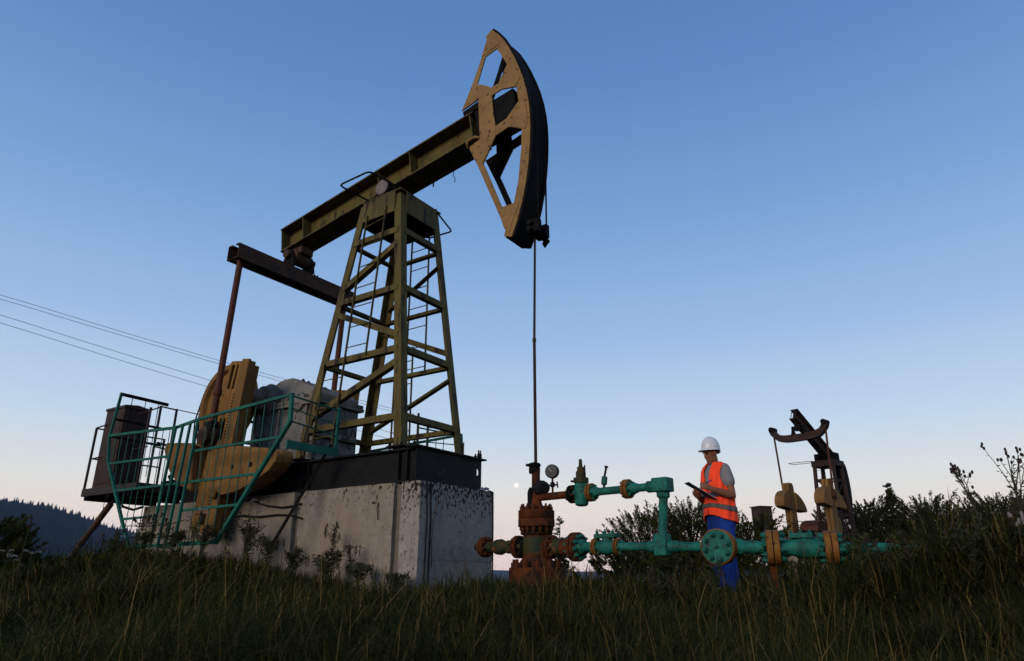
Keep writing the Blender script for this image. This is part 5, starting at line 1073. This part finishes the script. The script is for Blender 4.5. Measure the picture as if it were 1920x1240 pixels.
# weeds
def weed(name, label, x, y, h, seed, nbr=5, spread=.25, heads='bud', leafy=1.0, group=None, hm=None, lean=(0, 0), bud=.012, lsz=1.0):
    rg = np.random.default_rng(seed); z0 = float(H(x, y)); t = thing(name, (x, y, z0), label, 'wild plant', None, group)
    st = MB(); P = []; U = []; tips = []
    def stem(a, c, r):
        mid = [(p + q) / 2 + w_ for p, q, w_ in zip(a, c, rg.normal(0, .012, 3))]; st.tube([tuple(a), tuple(mid), tuple(c)], r, 5, r * .5); return np.array(mid)
    base = np.array([x, y, z0 - .03]); top = np.array([x + lean[0], y + lean[1], z0 + h]); stem(base, top, .006); tips.append(top)
    for i in range(nbr):
        f = rg.uniform(.45, .92); a = rg.uniform(0, 2 * PI); s0 = base + (top - base) * f; L = h * (1 - f) * rg.uniform(.6, 1.05) + .06
        c = s0 + np.array([math.cos(a) * spread * L * 1.6, math.sin(a) * spread * L * 1.6, L * .9]); stem(s0, c, .0035); tips.append(c)
        for q in range(int(4 * leafy)): P.append(s0 + (c - s0) * rg.uniform(.1, .9))
    for q in range(int(26 * leafy * h / .7)): P.append(base + (top - base) * rg.uniform(.08, .8))
    st.build('stem', leafstem, t)
    P = np.array(P); n = len(P); U = unit(rg.normal(size=(n, 3)) * np.array([1, 1, .3]) + np.array([0, 0, .45])) * (lsz * rg.uniform(.010, .028, n))[:, None]
    V = unit(np.cross(U, rg.normal(size=(n, 3)))) * (lsz * rg.uniform(.003, .006, n))[:, None]
    tint = np.array([.040, .050, .020])[None] * rg.uniform(.6, 1.5, n)[:, None]
    link('leaves', leaf_mesh('leaves', P + U, U, V, tint, leafm), t)
    hb = MB()
    for c in tips:
        if heads == 'umbel':
            for k in range(14): a = rg.uniform(0, 2 * PI); r_ = .032 * math.sqrt(rg.uniform(0, 1)); q = c + np.array([r_ * math.cos(a), r_ * math.sin(a), .02 + .006 * rg.normal()]); ell(hb, q, (.007, .007, .004), 6, 4)
        elif heads == 'bud':
            for k in range(3): q = c + rg.normal(0, .012, 3) * np.array([1, 1, 1.4]); ell(hb, q, (bud, bud, bud * 1.6), 7, 5)
        else:
            for k in range(10): f = k / 10; q = c - np.array([0, 0, .12 * f]) + rg.normal(0, .006, 3); ell(hb, q, (.006, .006, .010), 6, 4)
    hb.build('flower_head' if heads == 'umbel' else 'seed_head', hm or seedm, t, kind='stuff')
leafstem = mat('dry_stem', (.050, .045, .022), (.035, .028, .016), .8, bump=0)
weed('thistle', 'left dry thistle silhouetted against the sky at right', 3.10, 4.55, .70, 71, 7, .24, 'bud', 2.2, 'thistles on the mound', lean=(-.16, 0), bud=.008)
weed('thistle', 'right dry thistle, tallest of the pair against the sky', 3.36, 4.62, .76, 72, 9, .22, 'bud', 2.2, 'thistles on the mound', lean=(-.02, 0), bud=.008)
weed('thistle', 'short fluffy thistle between the two tall ones', 3.22, 4.5, .34, 73, 5, .35, 'bud', 1.0, 'thistles on the mound', hm=mat('thistle_down', (.20, .17, .17), None, .9, bump=0), bud=.010)
def ploc(s, l): q = toW(l, s, 0); return q.x, q.y
for i, (s, l, h_, hd_, lb) in enumerate(((2.25, -.95, .74, 'spike', 'tall branched weed in front of the stained concrete middle'), (1.95, -.95, .55, 'spike', 'brown dock stalk left of the upright joint in the concrete'), (2.08, -1.0, .45, 'bud', 'short dry stalk beside the dock on the concrete face'),
                                         (3.35, -1.35, .85, 'umbel', 'fluffy white-topped weed by the black diagonal brace'), (3.65, -1.4, .70, 'spike', 'leafy weed right of the fence foot'), (3.85, -1.75, .62, 'umbel', 'white-topped weed crossing the fence lower corner'),
                                         (3.5, -1.2, .6, 'spike', 'green weed under the sagging hoses'), (4.6, -1.85, .62, 'bud', 'bare budded weed before the fence gate'), (5.0, -1.8, .58, 'bud', 'dark budded weed left of the fence gate'), (5.65, -1.75, .52, 'bud', 'small seed-headed weed at the fence lower left corner'),
                                         (4.2, -1.9, .5, 'spike', 'leafy weed before the yellow crank foot'), (6.3, -1.9, .55, 'spike', 'thin grassy weed left of the fence'))):
    x, y = ploc(s, l); weed('tall_weed', lb, x, y, h_, 80 + i, 5, .3, hd_, 3.2, 'weeds along the foundation', lsz=1.5, hm=(mat('pale_down%d' % i, (.32, .30, .28), None, .9, bump=0) if hd_ == 'umbel' else None))
for i, (x, y, h_, lb) in enumerate(((-5.55, 8.3, .30, 'white yarrow right of the leaning prop foot'), (-5.75, 8.35, .27, 'white yarrow just right of the prop foot, lower bloom'), (-6.75, 8.6, .36, 'white yarrow furthest left in the dark grass'), (-6.35, 8.5, .38, 'white yarrow midway between left edge and prop'), (-6.1, 8.7, .42, 'taller white yarrow left of the prop foot'), (-4.9, 9.0, .34, 'white yarrow below the service platform'))):
    weed('yarrow', lb, x, y, h_, 120 + i, 2, .3, 'umbel', .8, 'white yarrow at left', hm=flowerw)
for i, (x, y, h_, lb) in enumerate(((-5.9, 6.6, .80, 'tall grass spike at left edge against the hill'), (-5.75, 6.7, .86, 'second tall seed spike against the hill top'), (-5.6, 6.6, .78, 'third seed spike against the hill top'), (-4.9, 7.2, .70, 'feathery grass plume left of the prop'))):
    weed('seed_stalk', lb, x, y, h_, 130 + i, 0, .1, 'spike', .4, 'seed stalks at left')
_wl = ['leafy weed below the left thistle', 'leafy weed below the right thistle', 'bushy weed on the crest of the mound at right edge', 'weed on the mound left of the thistles', 'tall weed at the start of the mound by the pipe end', 'seed weed low on the right slope', 'weed in the right foreground corner', 'dark weed by the pipe end', 'lone weed in the grass under the blind flange', 'weed under the teal tee']
for i, (x, y, h_) in enumerate(((2.95, 4.6, .34), (3.45, 4.7, .40), (3.75, 4.9, .42), (2.7, 4.9, .36), (2.75, 5.7, .40), (2.9, 3.6, .40), (2.6, 3.2, .36), (3.0, 6.2, .40), (1.75, 6.3, .34), (1.3, 6.5, .30))):
    weed('slope_weed', _wl[i], x, y, h_, 150 + i, 7, .4, 'spike' if i % 2 else 'bud', 4.0, 'weeds on the right slope', bud=.007, lsz=1.5)
_fl = ['bushy weed clump under the fence gate', 'bushy weed clump under the yellow crank foot', 'bushy weed clump right of the fence bottom corner', 'leafy clump below the sagging hoses', 'leafy clump by the foot of the black brace', 'leafy clump under the rebar stubs', 'leafy clump at the foot of the stained patch', 'low clump left of the concrete joint', 'clump at the fence lower left corner', 'clump between fence and leaning prop', 'low clump at the concrete corner', 'clump right of the leaning prop foot']
for i, (s_, l_, h_) in enumerate(((4.9, -1.75, .36), (4.35, -1.7, .38), (3.75, -1.65, .46), (3.6, -1.15, .55), (3.1, -1.2, .50), (2.75, -1.1, .40), (2.2, -1.05, .42), (1.75, -1.0, .36), (5.6, -1.75, .40), (6.5, -1.7, .42), (1.2, -.95, .25), (7.4, -1.6, .42))):
    x, y = ploc(s_, l_); weed('weed_clump', _fl[i], x, y, h_, 170 + i, 12, .55, 'spike' if i % 3 else 'bud', 7.0, 'weed clumps along the foundation', bud=.006, lsz=1.5)
bk = thing('dead_stump', (.78, 8.6, float(H(.78, 8.6))), 'small black rag-like stump in the grass right of the wellhead foot', 'stump')
b = MB(); z_ = float(H(.78, 8.6)); limb(b, [(.86, 8.6, z_), (.82, 8.6, z_ + .14), (.76, 8.6, z_ + .24), (.73, 8.6, z_ + .32)], [.05, .055, .05, .02]); limb(b, [(.79, 8.6, z_ + .2), (.70, 8.58, z_ + .17)], [.04, .02]); b.build('stump_wood', blackdull, bk)

# grass
def grass(name, label, n, pick, hr, seed, dead=.1, kind='stuff', wid=.0030):
    rg = np.random.default_rng(seed); x, y = pick(rg, n); z = H(x, y) - .01
    d = np.hypot(x, y); n = len(x)
    clump = .5 + .5 * np.sin(x * 2.3 + 1.7 * np.sin(y * 1.9)) * np.sin(y * 2.7 + 1.3 * np.sin(x * 2.1))
    tuft = np.array([noise.noise(Vector((a * 1.1, b * 1.1, 0))) for a, b in zip(x[:: 1], y)]) ; h = rg.uniform(hr[0], hr[1], n) * (.55 + .45 * clump + .75 * np.clip(tuft, -.5, .8)); h = h * np.clip(.45 + d / 5, .5, 1.0)
    a = rg.uniform(0, 2 * PI, n) ; dx, dy = np.cos(a), np.sin(a); bend = rg.uniform(.1, 1.0, n) ** .9 * 1.65
    w = wid * rg.uniform(.7, 1.5, n) * np.clip(d / 4, .75, 2.6)
    px, py = -dy, dx; ts = (0, .40, .74, 1.0); vs = []
    for k, t in enumerate(ts):
        off = h * bend * (.18 * t + .72 * t * t); zz = z + h * (t - .46 * bend * t ** 2.2); ww = w * (1, .9, .6, 0)[k]
        cx = x + dx * off; cy = y + dy * off
        if k < 3: vs += [np.stack([cx - px * ww, cy - py * ww, zz], -1), np.stack([cx + px * ww, cy + py * ww, zz], -1)]
        else: vs.append(np.stack([cx, cy, zz], -1))
    V = np.stack(vs, 1).reshape(-1, 3); b0 = (np.arange(n) * 7)[:, None]
    loops = np.concatenate([b0 + np.array([[0, 1, 3, 2, 2, 3, 5, 4, 4, 5, 6]])], 1).ravel()
    me = bpy.data.meshes.new(name); me.vertices.add(7 * n); me.vertices.foreach_set('co', V.astype(np.float32).ravel()); me.loops.add(11 * n); me.loops.foreach_set('vertex_index', loops.astype(np.int32))
    ls = (np.arange(n) * 11)[:, None] + np.array([[0, 4, 8]]); me.polygons.add(3 * n); me.polygons.foreach_set('loop_start', ls.ravel().astype(np.int32)); me.polygons.foreach_set('loop_total', np.tile([4, 4, 3], n).astype(np.int32))
    me.update(calc_edges=True)
    pal = np.array([[.024, .032, .006], [.035, .040, .008], [.017, .024, .005], [.050, .047, .011]]); c = pal[rg.integers(0, 4, n)] * rg.uniform(.7, 1.3, n)[:, None] * (.75 + .45 * clump)[:, None]
    dm = rg.uniform(0, 1, n) < dead; c[dm] = np.array([.155, .108, .034]) * rg.uniform(.6, 1.3, (dm.sum(), 1))
    at = me.attributes.new('tint', 'FLOAT_COLOR', 'POINT'); at.data.foreach_set('color', np.repeat(np.c_[c, np.ones(n)], 7, 0).astype(np.float32).ravel())
    me.materials.append(grassm); me.shade_smooth(); link(name, me, None, label=label, cat='grass', kind=kind)
def keepout(x, y):
    ll = (x - W.x) * math.cos(YAW) + (y - W.y) * math.sin(YAW); s = -(x - W.x) * math.sin(YAW) + (y - W.y) * math.cos(YAW)
    bad = (np.abs(ll) < .74) & (s > 1.1) & (s < 7.0) | (np.hypot(x - W.x, y - W.y) < .31) | (np.hypot(x - PX, y - PY) < .14)
    return ~bad
def wedge(r0, r1, a0=-44, a1=44, pw_=1.0):
    def f(rg, n):
        r = r0 + (r1 - r0) * rg.uniform(0, 1, n) ** pw_; a = np.radians(rg.uniform(a0, a1, n)); x, y = r * np.sin(a), r * np.cos(a); k = keepout(x, y); return x[k], y[k]
    return f
grass('foreground_grass', 'long dark arching grass filling the foreground', 52000, wedge(1.15, 4.5, pw_=.9), (.24, .60), 1, .10, wid=.0026)
grass('meadow_grass', 'dark meadow grass around the pipes and foundation', 84000, wedge(4.3, 11.0, pw_=.9), (.17, .44), 2, .11, wid=.0028)
grass('rear_grass', 'grass on the hilltop behind the machinery', 30000, wedge(11, 40, pw_=.8), (.16, .32), 3, .12, wid=.005)
def md(rg, n):
    x = rg.normal(4.6, 1.3, n); y = rg.normal(5.2, 1.5, n); k = (y > 2.0) & (x > 2.0); return x[k], y[k]
grass('mound_grass', 'tall rank grass covering the mound at right', 32000, md, (.24, .62), 4, .10)
def pk(rg, n):
    r = 1.6 + 7 * rg.uniform(0, 1, n); a = np.radians(rg.uniform(-42, 42, n)); x, y = r * np.sin(a), r * np.cos(a); k = keepout(x, y); return x[k], y[k]
grass('dry_grass_stalks', 'sparse pale dry stalks standing above the green grass', 1700, pk, (.40, .74), 5, .97, wid=.0019)

# distant forest on the hill
def forest(n=30000):
    rg = np.random.default_rng(9); a = np.radians(rg.uniform(-52, -14, n)); r = 560 + 880 * np.sqrt(rg.uniform(0, 1, n)); x, y = r * np.sin(a), r * np.cos(a); z = H(x, y)
    h = rg.uniform(4, 10, n) * (1 + .7 * (rg.uniform(0, 1, n) < .05)); w = h * rg.uniform(.2, .36, n); k = 5; V = []; F = []
    ang = 2 * PI * np.arange(k) / k
    ringv = np.stack([x[:, None] + w[:, None] * np.cos(ang), y[:, None] + w[:, None] * np.sin(ang), np.repeat((z - 1)[:, None], k, 1)], -1); tip = np.stack([x, y, z + h], -1)[:, None]
    V = np.concatenate([ringv, tip], 1).reshape(-1, 3); b0 = (np.arange(n) * (k + 1))[:, None, None]
    tri = np.array([[i, (i + 1) % k, k] for i in range(k)])[None]; F = (b0 + tri).reshape(-1, 3)
    me = bpy.data.meshes.new('far_forest'); me.from_pydata(V.tolist(), [], F.tolist()); me.materials.append(forestm)
    link('far_forest', me, None, label='dark spruce forest covering the distant hill at left', cat='forest', kind='stuff')
forest()

# ------------------------------------------------------------------ evening haze
hz = MB().box((-2700, -2700, -60), (2700, 2700, 175)); hm_ = bpy.data.materials.new('evening_haze'); hm_.use_nodes = True
hn = hm_.node_tree.nodes; hl = hm_.node_tree.links; hn.clear(); ho = hn.new('ShaderNodeOutputMaterial'); hv = hn.new('ShaderNodeVolumePrincipled')
hv.inputs['Color'].default_value = (.40, .60, 1.0, 1); hv.inputs['Density'].default_value = .00011; hv.inputs['Anisotropy'].default_value = 0.0
hl.new(hv.outputs[0], ho.inputs['Volume'])
hz.build('haze', hm_, None, 0, kind='stuff', label='thin blue evening haze over the valley', cat='haze')
